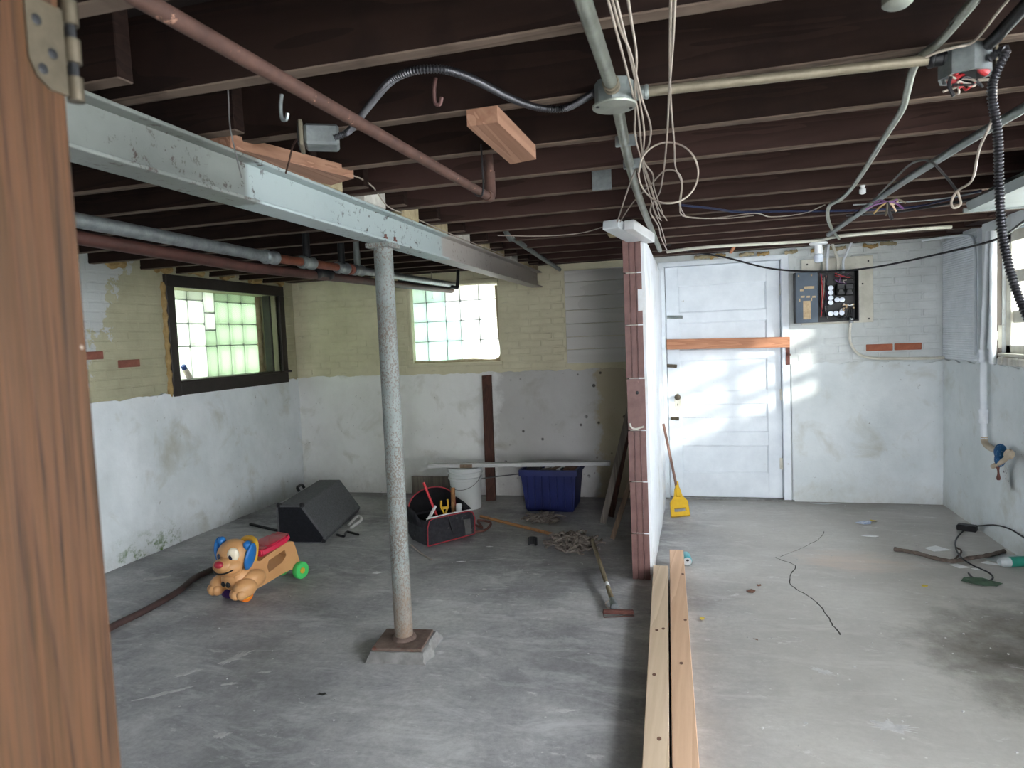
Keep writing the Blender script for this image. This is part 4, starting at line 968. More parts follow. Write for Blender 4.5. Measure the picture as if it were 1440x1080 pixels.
# tap with a dotted blue cloth and a hanging strip of peeled paint
vp = WX(1408, 642, XR - .06)
t = thing('capped_valve', V(vp.x, vp.y, vp.z), 'old tap wrapped in dotted blue cloth on the right wall', 'valve')
bm = bm_(); ell(bm, WX(1407, 636, XR - .08), (.035, .045, .055)); ell(bm, WX(1406, 646, XR - .085), (.03, .035, .05)); obj('dotted_cloth', bm, 'blue_dots', t, True)
bm = bm_(); tube(bm, [WX(1396, 656, XR - .10), WX(1408, 650, XR - .09), WX(1420, 640, XR - .07), V(XR, WX(1424, 638, XR).y, WX(1424, 638, XR).z)], .015, 10, 4); obj('spout', bm, 'tan_fitting', t, True)
bm = bm_(); lathe(bm, WX(1419, 639, XR - .09), [(.03, -.012), (.034, 0), (.03, .012)], 14, (-1, -.3, .3)); obj('handle', bm, 'tan_fitting', t, True)
bm = bm_(); tube(bm, [WX(1403, 655, XR - .09), WX(1404, 665, XR - .09), WX(1404, 675, XR - .09)], .007, 6, 3, True, rads=[.012, .009, .006, .006, .008]); obj('spigot_tip', bm, 'rusty_metal', t, True)
bm = bm_(); o_ = [(1412, 652), (1417, 660), (1418, 672), (1421, 690), (1417, 689), (1415, 680), (1412, 676), (1415, 668), (1410, 663), (1413, 657)]
plate(bm, o_, [], lambda p: WX(p[0], p[1], XR - .05), lambda p: WX(p[0], p[1], XR - .035)); tag(obj('torn_strip', bm, 'peeled'), 'ragged black and white strip hanging below the wrapped tap', 'strip')

# ------------------------------------------------------------------ fuse panel on the back wall
yp = YB - .012
def q4(x0, y0, x1, y1, Y):
    a, b = WY((x0 + x1) / 2, y1, Y), WY((x0 + x1) / 2, y0, Y); return WY(x0, (y0 + y1) / 2, Y).x, WY(x1, (y0 + y1) / 2, Y).x, a.z, b.z
x0, x1, z0, z1 = q4(1127, 362, 1228, 455, YB - .03)
t = thing('backing_board', V((x0 + x1) / 2, YB - .02, z0), 'white painted backing board behind the fuse panel', 'board')
obj('board', bxx(bm_(), x0, x1, YB - .035, YB - .002, z0, z1, .003), 'cream_paint', t)
for x, y in ((1135, 372), (1221, 367), (1222, 448), (1213, 399)):
    bm = bm_(); p = WY(x, y, YB - .036); ell(bm, p, (.007, .003, .007)); obj('screw', bm, 'dark_metal', t)
x0, x1, z0, z1 = q4(1118, 381, 1207, 453, YB - .13); xm = WY(1150, 420, YB - .14).x; yf, yb_ = YB - .15, YB - .036
t = thing('fuse_panel', V((x0 + x1) / 2, YB - .1, z0), 'open grey fuse panel with round fuses and tangled wires', 'fuse panel')
bm = bm_(); bxx(bm, xm, x1, yb_ - .01, yb_, z0, z1); bxx(bm, x0, x1, yf, yb_, z1 - .008, z1); bxx(bm, x0, x1, yf, yb_, z0, z0 + .008); bxx(bm, x0, x0 + .008, yf, yb_, z0, z1); bxx(bm, x1 - .008, x1, yf, yb_, z0, z1)
obj('box', bm, 'black_plastic', t)
cv = obj('cover', bxx(bm_(), x0 + .002, xm, yf - .008, yf + .004, z0 + .002, z1 - .002, .003), 'panel_blue', t)
for a, b, c, d in ((1131, 402.5, 1145, 406), (1125, 407, 1130, 409.5), (1126, 416, 1131.5, 418.5), (1134, 416, 1139, 418.5), (1142, 416, 1147, 418.5), (1129.5, 423, 1140, 449), (1123.5, 420, 1125.5, 424), (1140.5, 419, 1142, 423)):
    u = q4(a, b, c, d, yf - .009); bm = bm_(); bxx(bm, u[0], u[1], yf - .0095, yf - .007, u[2], u[3]); obj('sticker', bm, 'sticker', cv)
for x, y in ((1123, 388), (1141, 387)):
    bm = bm_(); ell(bm, WY(x, y, yf - .009), (.006, .003, .008)); obj('screw', bm, 'sticker', cv)
for x, y in ((1168, 405), (1168, 411.5), (1168, 419), (1168, 425.5), (1177, 421.5), (1184, 421.5), (1168, 441), (1175.5, 440.5), (1183.5, 440)):
    c = WY(x, y, yf + .015); bm = bm_(); lathe(bm, c, [(.0245, -.03), (.0245, 0), (.021, .002), (.019, .004)], 16, (0, -1, 0)); f = obj('fuse', bm, 'black_plastic', t, True)
    bm = bm_(); lathe(bm, c + V(0, -.003, 0), [(.0205, 0), (.0205, .004), (.013, .006)], 16, (0, -1, 0)); obj('fuse_window', bm, 'fuse_glass', f, True)
for x, y in ((1182, 407), (1194, 407)):
    c = WY(x, y, yf + .03); bm = bm_(); box(bm, c, (.062, .05, .095), None, .006); k = obj('pull_out_block', bm, 'black_plastic', t)
    bm = bm_(); tube(bm, [c + V(-.02, -.026, -.02), c + V(-.02, -.045, 0), c + V(.02, -.045, 0), c + V(.02, -.026, -.02)], .004, 6, 4); obj('pull_handle', bm, 'dark_metal', k)
for k in range(26):
    m = ('black_wire', 'black_wire', 'red_wire', 'grey_wire', 'purple_wire', 'black_wire', 'white_wire')[k % 7]; bm = bm_()
    if k < 14: ax_, bx_ = WY(U(1153, 1164), U(384, 392), yf + .03), WY(U(1153, 1166), U(420, 449), yf + .03)
    else: ax_, bx_ = WY(U(1172, 1203), U(384, 394), yf + .03), WY(U(1172, 1203), U(386, 399), yf + .03)
    md = (ax_ + bx_) / 2 + V(U(-.03, .03), U(-.02, .02), U(-.02, .02)); tube(bm, [ax_, md, bx_], .0035, 6, 5); obj('wire', bm, m, t, True)
for k in range(16):
    c = WY(U(1176, 1203), U(427, 437), yf + .02); bm = bm_(); lathe(bm, c, [(.007, 0), (.007, .012), (.004, .014)], 8, (0, -1, 0)); obj('terminal_screw', bm, 'sticker' if k % 3 else 'can_metal', t)
for k in range(8):
    a_, b_ = WY(U(1172, 1200), U(444, 449), yf + .02), WY(U(1180, 1206), U(432, 449), yf + .03); bm = bm_(); tube(bm, [a_, (a_ + b_) / 2 + V(0, -.02, U(-.02, .02)), b_], .0035, 6, 5); obj('wire', bm, 'black_wire', t, True)
# conduits rising from the panel
G_R = 'cables rising from the fuse panel'
for (x, xt, yt, m, r, lb) in ((1156, 1158, 335, 'grey_conduit', .009, 'grey cable rising from the fuse panel to the lampholder'), (1163, 1166, 335, 'white_paint', .011, 'white conduit rising straight from the fuse panel'), (1178, 1170, 350, 'cream_paint', .012, 'cream cable rising from the fuse panel, bent at its top'), (1186, 1198, 345, 'white_paint', .010, 'white cable curving up from the fuse panel to the joists')):
    a_ = WY(x, 383, YB - .09); b_ = WY(xt, yt, YB - .09); b_.z = max(b_.z, 2.16) if yt > 340 else b_.z
    conduit('panel_cable', [a_, WY(x, 366, YB - .09), WY(x + (xt - x) * .35, 357, YB - .09), b_ + V(0, 0, .02)], r, m, lb, 'cable', G_R, 5, 8)
pts = [WY(1197, 449, YB - .10), WY(1195, 466, YB - .06), WY(1196, 482, YB - .04), WY(1204, 495, YB - .04), WY(1218, 502, YB - .045), WY(1240, 504, YB - .05), WY(1290, 504, YB - .05), WY(1328, 503, YB - .05)]
t = thing('wall_conduit', pts[0], 'white conduit curving from the fuse panel along the wall ledge', 'conduit'); obj('tube', tube(bm_(), pts, .011, 10, 5), 'cream_paint', t, True)
bm = bm_(); cyl(bm, WY(1197, 446, YB - .10), WY(1197, 454, YB - .10), .018, 10); obj('connector', bm, 'galvanized', t)

# ------------------------------------------------------------------ foreground boards
def ext(p, q, k): return p + (p - q) * k
def board(name, a, b, c, d, m, lab, knots):
    # a,b far corners, c,d near corners (right, left); lengthen towards the camera
    L = 2.44; ax = ((c + d) / 2 - (a + b) / 2).normalized(); w = (b - a).length; side = V(-ax.y, ax.x, 0)
    o = (a + b) / 2; e = o + ax * L
    t = thing(name, V(((o + e) / 2).x, ((o + e) / 2).y, 0), lab, 'timber', 'pine timbers lying on the floor')
    obj('timber', beam_between(bm_(), V(o.x, o.y, .0445), V(e.x, e.y, .0445), .087, .089, .002), m, t)
    for (s, k) in knots:
        bm = bm_(); p = o + ax * s + side * k; ell(bm, V(p.x, p.y, .089), (.008, .012, .0008)); obj('knot', bm, 'leaf_brown', t)
board('pine_timber', F(918, 795, .089), F(940, 795, .089), F(940.5, 1080, .089), F(903, 1080, .089), 'pine_y', 'paler pine timber with dark knots lying nearest the partition end', [(.9, .02), (.92, -.01), (1.35, -.015), (1.8, .01)])
board('pine_timber', F(940.5, 773, .089), F(962, 773, .089), F(984, 1080, .089), F(945, 1080, .089), 'pine_pink', 'cleaner pinkish pine timber lying beside the knotty paler one', [(.45, .03), (1.1, .028), (1.55, .0)])

# ------------------------------------------------------------------ blue drink can, litter
c = F(967, 792)
t = thing('drink_can', V(c.x, c.y, 0), 'turquoise drink can lying past the end of the pine timbers', 'can')
ax = V(-.12, 1, 0).normalized(); b0 = V(c.x + .0, c.y - .06, .032)
bm = bm_(); lathe(bm, b0, [(.026, -.001), (.031, .008), (.0315, .012), (.0315, .105), (.027, .118)], 20, ax); obj('can_body', bm, 'can_blue', t, True)
bm = bm_(); lathe(bm, b0, [(.026, -.003), (.0265, .0), (.022, .002)], 20, ax); k = obj('can_lid', bm, 'can_metal', t, True)
bm = bm_(); ell(bm, b0 + V(0, -.003, .008), (.011, .002, .007)); obj('mouth_hole', bm, 'black_plastic', k)
def scrap(name, px, py, w, h, rot, m, label, cat='paper scrap', group=None, lift=.004, n=6):
    c = F(px, py); bm = bm_(); o = []
    for k in range(n):
        a = rot + 2 * math.pi * k / n + U(-.25, .25); r = U(.75, 1.1); o.append((math.cos(a - rot) * w * r * .5, math.sin(a - rot) * h * r * .5))
    cr, sr = math.cos(rot), math.sin(rot)
    f = lambda p, z: V(c.x + p[0] * cr - p[1] * sr, c.y + p[0] * sr + p[1] * cr, z + abs(noise.noise(V(p[0] * 40, p[1] * 40, px))) * lift)
    plate(bm, o, [], lambda p: f(p, .0008), lambda p: f(p, .0025)); return tag(obj(name, bm, m), label, cat, group)
scrap('paper_scrap', 1214, 736, .14, .09, .2, 'paper_blue', 'crumpled blue and white packet on floor before the fuse panel wall', 'packet', None, .03, 7)
scrap('paper_scrap', 1228, 733, .06, .06, .5, 'paper_yellow', 'yellow wrapper scrap touching the blue and white packet', 'wrapper', None, .03, 6)
scrap('paper_scrap', 1223, 754, .11, .06, .0, 'paper', 'flat white paper scrap near the blue and white packet')
scrap('paper_scrap', 1318, 773, .16, .12, -.3, 'paper', 'folded white paper behind the grey stick', 'paper scrap', None, .015, 4)
scrap('paper_scrap', 1348, 796, .12, .09, -.4, 'paper', 'white card scrap in front of the grey stick', 'paper scrap', None, .004, 4)
scrap('paper_scrap', 1393, 793, .12, .09, -.3, 'paper', 'white paper piece beside the green-capped bottle', 'paper scrap', None, .01, 4)
scrap('paper_scrap', 1376, 801, .08, .04, -.2, 'paper', 'thin white sliver under the black cord loop', 'paper scrap', None, .004, 4)
scrap('paper_scrap', 1410, 785, .25, .18, .2, 'clear_plastic', 'crumpled clear plastic wrap by the right wall', 'plastic wrap', None, .03, 9)
scrap('wrapper', 1160, 709, .30, .06, .0, 'clear_plastic', 'clear plastic scrap against the foot of the wall below the fuse panel', 'plastic wrap', None, .03, 8)
scrap('bottle_cap', 1300, 824, .04, .04, .0, 'paper_yellow', 'small yellow cap on the floor past the grey stick', 'cap', None, .0, 10)
scrap('leaf', 1056, 832, .05, .05, .3, 'leaf_brown', 'larger curled brown leaf on the floor beside the pine timbers', 'leaf', None, .03, 7)
scrap('leaf', 1067, 824, .03, .03, .3, 'leaf_brown', 'small brown leaf beside the larger curled leaf', 'leaf', None, .02, 6)
scrap('leaf', 987, 872, .03, .04, .3, 'paper_yellow', 'small yellow-brown crumb beside the pinkish timber', 'debris', None, .03, 6)
scrap('leaf', 1063, 900, .03, .015, -.5, 'leaf_brown', 'thin dark red chip on the open floor beside the pine timbers', 'chip', None, .01, 5)
scrap('leaf', 1378, 820, .22, .13, -.1, 'leaf_green', 'dull green torn cloth under the end of the black cord', 'cloth', None, .03, 9)
scrap('paper_scrap', 530, 806, .07, .05, .3, 'paper', 'small printed white slip beside the steel column', 'paper scrap', None, .002, 4)
scrap('paper_scrap', 688, 769, .06, .02, .1, 'paper', 'white sliver on the floor before the tool bag', 'paper scrap', None, .002, 4)
scrap('paper_scrap', 648, 790, .07, .015, .3, 'paper', 'thin white strip on the open floor in front of the tool bag', 'paper scrap', None, .002, 4)
scrap('plaster_chip', 681, 830, .035, .025, .1, 'spot_white', 'lone pale plaster chip on floor between column and mop', 'chip', None, .02, 6)
scrap('plaster_chip', 602, 876, .018, .015, .1, 'spot_white', 'tiny white chip near the column footing', 'chip', None, .015, 5)
scrap('plaster_chip', 1094, 746, .08, .02, -.2, 'spot_white', 'thin white chip on the floor before the white door', 'chip', None, .003, 5)
scrap('plaster_flakes', 218, 814, .20, .07, .6, 'spot_white', 'pale plaster flakes fallen by the left wall', 'plaster flakes', None, .01, 9)
G_S = 'tiny white crumbs scattered over the concrete floor'
sp = bm_(); 
for k in range(130):
    c = V(U(-2.6, -.35) if k % 2 else U(.05, 1.7), U(2.3, 5.3), 0); r = U(.0025, .006); box(sp, c + V(0, 0, r * .4), (r * U(.8, 2), r, r * .8), U(0, 3))
o = obj('floor_crumbs', sp, 'spot_white', origin=V(0, 3, 0)); tag(o, 'tiny white crumbs scattered over the concrete floor', 'debris'); o['kind'] = 'stuff'
# floor marks: paint spills, crack, drain hole
def mark(px, py, w, h, rot, m='spot_white', nm='paint_mark', n=30, jag=.6):
    c = F(px, py); bm = bm_(); cr, sr = math.cos(rot), math.sin(rot); o = []
    for k in range(n):
        a = 2 * math.pi * k / n; r = 1 + jag * (2 * R() - 1); x, y = math.cos(a) * w * .5 * r, math.sin(a) * h * .5 * r; o.append((c.x + x * cr - y * sr, c.y + x * sr + y * cr))
    plate(bm, o, [], lambda p: V(p[0], p[1], -.001), lambda p: V(p[0], p[1], .0006)); return obj(nm, bm, m, fl)
for a in ((265, 946, .10, .03, .9), (330, 925, .05, .16, -.3), (320, 962, .06, .02, .4), (372, 945, .05, .02, .2), (230, 975, .16, .025, .7), (313, 1034, .05, .03, .4), (790, 1000, .1, .02, .3), (1158, 944, .09, .035, -.6), (1255, 1022, .12, .06, .0), (1182, 866, .0, .0, .0)):
    if a[2]: mark(*a)
mark(452, 976, .035, .02, .2, 'black_plastic', 'drain_hole')
cr = [(1090, 783), (1096, 787), (1118, 795), (1110, 810), (1114, 823), (1132, 837), (1150, 850), (1165, 868), (1172, 880), (1181, 892)]
def crack(P_, w):
    bm = bm_(); p = catmull([F(x + U(-1.5, 1.5), y + U(-1, 1)) for x, y in P_], 5); rows = []
    for i, q in enumerate(p):
        d = (p[min(i + 1, len(p) - 1)] - p[max(i - 1, 0)]).normalized(); s_ = V(-d.y, d.x, 0); q = q + s_ * U(-.004, .004); k = w * U(.5, 1.3)
        rows.append((bm.verts.new(q + s_ * k + V(0, 0, .0005)), bm.verts.new(q - s_ * k + V(0, 0, .0005))))
    for a, b in zip(rows, rows[1:]): bm.faces.new((a[0], a[1], b[1], b[0]))
    obj('crack', bm, 'crack_dark', fl)
crack(cr, .0035); crack(((1096, 783), (1120, 775), (1150, 758), (1160, 748)), .002)
# stick and black cord by the right wall
pts = [F(1258, 772, .015), F(1290, 778, .02), F(1315, 785, .02), F(1340, 789, .02), F(1362, 785, .02), F(1388, 781, .018), F(1412, 775, .015)]
t = thing('dry_branch', pts[0], 'dry grey branch lying near the right wall', 'branch')
obj('stem', tube(bm_(), pts, .012, 8, 5, True, rads=[.015, .013, .012, .014, .011]), 'bark', t, True)
bm = bm_(); tube(bm, [pts[3], F(1352, 776, .02), F(1345, 770, .025)], .006, 6, 4); obj('twig', bm, 'bark', t, True)
pts = [F(1440, 758, .0) + V(.0, .0, .10), F(1415, 742, .06), F(1390, 739, .03), F(1362, 742, .012), F(1346, 756, .008), F(1344, 770, .03), F(1352, 784, .035), F(1368, 795, .008), F(1390, 805, .006), F(1396, 813, .006), F(1385, 818, .006), F(1368, 812, .006), F(1362, 806, .006)]
pts = [WX(1470, 772, XR - .03)] + [WX(x, y, XR - .03) for x, y in ((1440, 756), (1420, 744), (1400, 738.5), (1382, 739))] + pts[3:]
t = thing('power_cord', pts[4], 'black power cord curling from the right wall across dry branch', 'cord'); obj('cord', tube(bm_(), pts, .005, 8, 6), 'black_wire', t, True)
p = F(1360, 742, .02); bm = bm_(); box(bm, p, (.12, .07, .045), -.5, .008); obj('plug', bm, 'black_plastic', t)
c = F(1428, 798); ax = V(.9, .25, 0).normalized(); b0 = V(c.x - .06, c.y, .03)
t = thing('plastic_bottle', V(c.x, c.y, 0), 'small green and clear plastic bottle lying by the right wall', 'bottle')
bm = bm_(); lathe(bm, b0, [(.018, -.03), (.028, -.01), (.03, .0), (.03, .03)], 14, ax); obj('clear_end', bm, 'clear_plastic', t, True)
bm = bm_(); lathe(bm, b0 + ax * .03, [(.031, 0), (.031, .10), (.02, .11)], 14, ax); obj('green_sleeve', bm, 'green_plastic', t, True)

# ------------------------------------------------------------------ yellow scraper leaning on the partition
hb = F(957, 727); ht = V(-.262, 5.75, .74); j = V(-.165, 5.72, .20)
t = thing('floor_scraper', V(hb.x, hb.y, 0), 'yellow plastic floor brush with brown handle against white partition', 'brush')
obj('handle', tube(bm_(), [ht, j + (ht - j) * .3, j - (ht - j) * .1], .011, 10, 1), 'handle_brown', t, True)
bm = bm_(); o = [(-.02, .20), (.02, .20), (.035, .14), (.075, .10), (.08, .0), (-.08, .0), (-.075, .10), (-.035, .14)]; hole = [(-.05, .055), (.05, .055), (.05, .03), (-.05, .03)]
dn = (V(hb.x, hb.y, .005) - j); sd_ = V(.92, .38, 0)
mpf = lambda p, z: j + dn * (1 - p[1] / .20) + sd_ * p[0] + V(.3, -.6, .5).normalized() * z
plate(bm, o, [hole], lambda p: mpf(p, -.008), lambda p: mpf(p, .012)); obj('head', bm, 'broom_yellow', t)
bm = bm_(); tube(bm, [mpf((0, .24), .006), mpf((0, .13), .012)], .018, 10, 1); obj('ferrule', bm, 'broom_yellow', t, True)

# ------------------------------------------------------------------ mops
a, b = F(676, 726, .014), F(812, 760, .03)
t = thing('string_mop', V(b.x, b.y, 0), 'grey string mop with long tan handle lying on the floor', 'mop')
obj('handle', tube(bm_(), [a, b], .0125, 10, 1), 'handle_wood', t, True)
def strands(c, rx, ry, n, hmax, m, par, nm):
    bm = bm_()
    for k in range(n):
        a = U(0, 6.28); r = math.sqrt(R()); p = c + V(math.cos(a) * rx * r * .6, math.sin(a) * ry * r * .6, 0); h = hmax * (1 - r * r * .7); pts = []
        d = U(0, 6.28)
        for s in range(4):
            pts.append(p + V(0, 0, max(.006, h * U(.5, 1)))); d += U(-1.1, 1.1); p = p + V(math.cos(d) * rx * .22, math.sin(d) * ry * .25, 0)
        tube(bm, pts, .0075, 5, 3)
    o = obj(nm, bm, m, par, True); o['kind'] = 'stuff'; return o
hc = F(805, 772); strands(hc, .20, .17, 110, .12, 'mop_grey', t, 'mop_strands')
bm = bm_(); ell(bm, hc + V(0, 0, .02), (.13, .11, .035)); obj('mop_core', bm, 'mop_grey', t, True)
a, b = F(833, 760, .10), F(863, 850, .03)
t = thing('mop_stick', V(b.x, b.y, 0), 'worn wooden stick with rusty metal mop frame and no strings', 'mop')
obj('handle', tube(bm_(), [a, b], .0135, 10, 1), 'handle_grey', t, True); dd = (b - a).normalized()
bm = bm_(); lathe(bm, b - dd * .06, [(.016, 0), (.019, .02), (.024, .07), (.022, .10)], 12, dd); obj('ferrule', bm, 'galvanized', t, True)
bm = bm_(); lathe(bm, a + (b - a) * .72, [(.0142, 0), (.0142, .045)], 12, dd); obj('label_band', bm, 'paper', t, True)
e0, e1 = F(848, 860, .02), F(891, 861, .02); bm = bm_(); beam_between(bm, e0, e1, .03, .02, .004); obj('clamp_bar', bm, 'rusty_metal', t)
w0, w1 = F(849, 868, .006), F(892, 866, .006); bm = bm_(); tube(bm, [e0, w0, w1, e1], .003, 6, 1); obj('clamp_wire', bm, 'rusty_metal', t)
bm = bm_(); tube(bm, [b - dd * .03 + V(-.02, 0, .01), b + V(-.045, 0, .0), e0 + V(.03, .03, 0)], .003, 6, 4); obj('tie_wire', bm, 'white_wire', t)
rc = F(763, 735); rg = thing('rag_heap', V(rc.x, rc.y, 0), 'heap of grey rag strings against the blue bin', 'rag')
strands(rc + V(0, .05, 0), .19, .13, 70, .075, 'mop_grey', rg, 'rag_strands'); bm = bm_(); ell(bm, rc + V(0, .05, .015), (.14, .08, .03)); obj('rag_core', bm, 'mop_grey', rg, True)
c = F(748, 768); bm = bm_(); o = [(math.cos(a) * .035, math.sin(a) * .028) for a in [k * .45 - .9 for k in range(11)]]; o += [(x * .75, y * .75) for x, y in o[::-1]]
plate(bm, o, [], lambda p: V(c.x + p[0], c.y + p[1] + .03, 0), lambda p: V(c.x + p[0], c.y + p[1] + .03, .055)); tag(obj('pipe_clip', bm, 'black_plastic'), 'small black plastic ring standing before the mop head', 'plastic ring')
tag(obj('door_hinge_scrap', tube(bm_(), [F(668, 738, .01), F(678, 742, .01), F(672, 732, .02), F(690, 735, .01), F(683, 745, .01), F(668, 748, .01)], .01, 6, 4), 'rusty_metal', None, True), 'rusty bent metal scrap beside the tool bag', 'metal scrap')

# ------------------------------------------------------------------ timber behind, bucket, bin
bm = bm_(); a, b = F(690, 708), WY(684.5, 528, YB - .045); a.z = 0.0; a.y = 5.86
o = obj('leaning_post', beam_between(bm_(), a + V(0, 0, .02), b, .09, .035, .003, V(0, -1, .2)), 'brown_post'); tag(o, 'dark brown plank leaning upright on the back wall', 'plank')
bk = V(-2.02, 5.68, 0); bh = .375
t = thing('bucket', bk, 'white plastic bucket with wire handle under the white trim board', 'bucket')
bm = bm_(); lathe(bm, bk, [(.128, .0), (.132, .004), (.143, bh - .11), (.156, bh - .105), (.156, bh - .09), (.145, bh - .085), (.146, bh - .06), (.159, bh - .055), (.159, bh - .042), (.147, bh - .038), (.148, bh - .012), (.162, bh - .010), (.162, bh), (.145, bh), (.142, bh - .05), (.128, .012)], 36); obj('pail', bm, 'bucket_white', t, True)
bm = bm_(); pts = []
for k in range(9):
    a = math.pi * k / 8; pts.append(bk + V(math.cos(a) * .155, -.02 - math.sin(a) * .15, bh - .07 - math.sin(a) * .11))
tube(bm, pts, .0025, 6, 4); obj('handle', bm, 'grey_wire', t)
a, b = WY(606, 660, 5.66), WY(857, 656, 5.66); zb = bh + .018
o = obj('trim_board', beam_between(bm_(), V(a.x, 5.62, zb), V(b.x, 5.74, zb + .012), .085, .034, .002), 'white_board'); t = o
tag(o, 'long white-painted trim board resting on the bucket and blue bin', 'board')
bm = bm_(); p = V(-1.98, 5.60, zb); box(bm, p + V(0, -.003, 0), (.11, .02, .030), .08, .001); obj('bare_patch', bm, 'tan_wood', o)
# blue storage bin
x0, x1, y0, y1, zt = -1.49, -.98, 5.56, 5.98, .37
t = thing('storage_bin', V(-1.24, 5.77, 0), 'dark blue plastic storage bin filled with scraps', 'bin')
bm = bm_(); ip = .03
def frus(z, g): return [V(x0 + g, y0 + g, z), V(x1 - g, y0 + g, z), V(x1 - g, y1 - g, z), V(x0 + g, y1 - g, z)]
rings = [[bm.verts.new(v) for v in r] for r in (frus(.0, .055), frus(.02, .045), frus(zt - .05, .015), frus(zt - .05, 0), frus(zt, 0), frus(zt, .02), frus(.06, .06))]
for r1, r2 in zip(rings, rings[1:]):
    for k in range(4): bm.faces.new((r1[k], r1[(k + 1) % 4], r2[(k + 1) % 4], r2[k]))
bm.faces.new(rings[0]); bm.faces.new(rings[-1]); obj('tub', bm, 'bin_blue', t)
for k in range(7):
    bm = bm_(); x = x0 + .06 + k * .065; bxx(bm, x, x + .012, y0 + .012, y0 + .04, .04, zt - .05, .003); obj('rib', bm, 'bin_blue', t)
for k, m in enumerate(('black_plastic', 'grey_wood', 'tan_wood', 'paper', 'bag_black', 'leaf_brown')):
    bm = bm_(); c = V(x0 + .1 + k * .065, 5.77 + U(-.08, .08), zt - .03 + U(-.03, .012)); box(bm, c, (U(.12, .22), U(.1, .2), .05), Matrix.Rotation(U(0, 3), 3, 'Z') @ Matrix.Rotation(U(-.25, .25), 3, 'X'), .008)
    tag(obj('bin_scrap', bm, m), ('black crumpled bag on top of blue bin', 'grey wood scrap on top of blue bin', 'tan wood scrap on top of blue bin', 'pale folded paper on top of blue bin', 'dark cloth on top of blue bin', 'brown scrap on top of blue bin')[k], 'scrap', 'scraps heaped in the blue bin')
# boards leaning on the partition
def lean(px, py, X, z, w, th, m, label, Y=None):
    a = F(px, py); b = V(X, Y if Y else a.y + .1, z); return tag(obj('leaning_board', beam_between(bm_(), a + V(0, 0, .01), b, w, th, .002, V(0, 1, 0)), m), label, 'board', 'boards leaning on the partition')
lean(848, 737, -.415, 1.22, .05, .035, 'grey_wood', 'tall grey board leaning against the dark side of partition', 5.3)
lean(862, 757, -.413, .60, .035, .10, 'tan_wood', 'short tan board leaning beside the tall grey board', 4.9)
lean(858, 728, -.42, 1.28, .06, .03, 'brown_post', 'tall dark board behind the tall grey board', 5.55)
# planks along the foot of the back wall
bm = bm_(); beam_between(bm, V(-2.75, YB - .04, .09), V(-2.05, YB - .04, .09), .03, .18, .003); tag(obj('floor_plank', bm, 'grey_wood'), 'grey-brown plank set on edge along the foot of the back wall', 'plank')
bm = bm_(); beam_between(bm, F(572, 690, .02) , F(604, 685, .05), .03, .02, .002); tag(obj('white_stake', bm, 'white_board'), 'short white wood strip behind the steel column', 'wood strip')
tag(obj('thin_rod', tube(bm_(), [WY(672, 674, 5.8), WY(700, 670, 5.88), WY(735, 666, 6.1)], .006, 6, 3), 'grey_wire', None, True), 'thin grey rod between bucket and back wall', 'rod')

# ------------------------------------------------------------------ wedge speaker
A, B2 = V(-3.14, 4.46, 0), V(-2.78, 4.50, 0); axd = V(-.205, .979, 0); Ls = .95; zs_ = .295
u = (B2 - A).normalized()
prof = [(0, .0), (.36, .0), (.385, .04), (.205, zs_), (.0, zs_)]
t = thing('floor_monitor_speaker', V(-3.05, 4.9, 0), 'dark grey carpeted wedge speaker on the floor by the corner', 'speaker')
bm = bm_(); plate(bm, prof, [], lambda p: A + u * p[0] + V(0, 0, p[1]), lambda p: A + u * p[0] + axd * Ls + V(0, 0, p[1])); bmesh.ops.bevel(bm, geom=bm.edges[:], offset=.006, segments=1, affect='EDGES'); obj('cabinet', bm, 'speaker_carpet', t)
bm = bm_(); plate(bm, [(.012, .012), (.345, .012), (.365, .045), (.196, zs_ - .012), (.012, zs_ - .012)], [], lambda p: A + u * p[0] - axd * .006 + V(0, 0, p[1]), lambda p: A + u * p[0] + axd * .02 + V(0, 0, p[1])); obj('end_panel', bm, 'speaker_end', t)
for (du, dz_) in ((.36, .02), (.2, zs_), (.01, zs_)):
    bm = bm_(); box(bm, A + u * du + V(0, .012, dz_), (.035, .035, .035), .1, .008); obj('corner_guard', bm, 'black_plastic', t)
bm = bm_(); p0 = A + axd * .55 + V(-.01, 0, zs_); tube(bm, [p0 + axd * -.06, p0 + axd * -.05 + V(-.02, 0, .03), p0 + axd * .05 + V(-.02, 0, .03), p0 + axd * .06], .012, 8, 4); obj('carry_handle', bm, 'black_plastic', t, True)
tag(obj('rag_strip', tube(bm_(), [F(490, 738, .01), F(503, 726, .012), F(508, 731, .01), F(494, 742, .008)], .012, 6, 4), 'paper', None, True), 'pale paper strip by the front edge of the wedge speaker', 'paper scrap')
tag(obj('cable_end', tube(bm_(), [F(474, 752, .012), F(484, 754, .014), F(488, 748, .012), F(504, 752, .008)], .010, 6, 4), 'black_wire', None, True), 'short black cable end beside the wedge speaker', 'cable')
tag(obj('floor_bar', tube(bm_(), [F(352, 737, .012), F(390, 746, .012)], .012, 6, 1), 'dark_metal', None, True), 'thin dark bar on the floor behind the wedge speaker', 'bar')
tag(obj('garden_hose', tube(bm_(), [F(80, 930, .018), F(120, 905, .018), F(150, 886, .018), F(166, 877, .018), F(205, 858, .018), F(250, 832, .018), F(275, 812, .018), F(310, 796, .018), F(335, 783, .018)], .020, 10, 6), 'hose', None, True), 'dark brown hose on the floor behind the toy dog', 'hose')
tag(obj('cord_end', tube(bm_(), [F(578, 766, .006), F(590, 776, .006), F(600, 783, .006), F(607, 787, .008)], .006, 6, 4), 'white_wire', None, True), 'short pale cord between steel column and tool bag', 'cord')

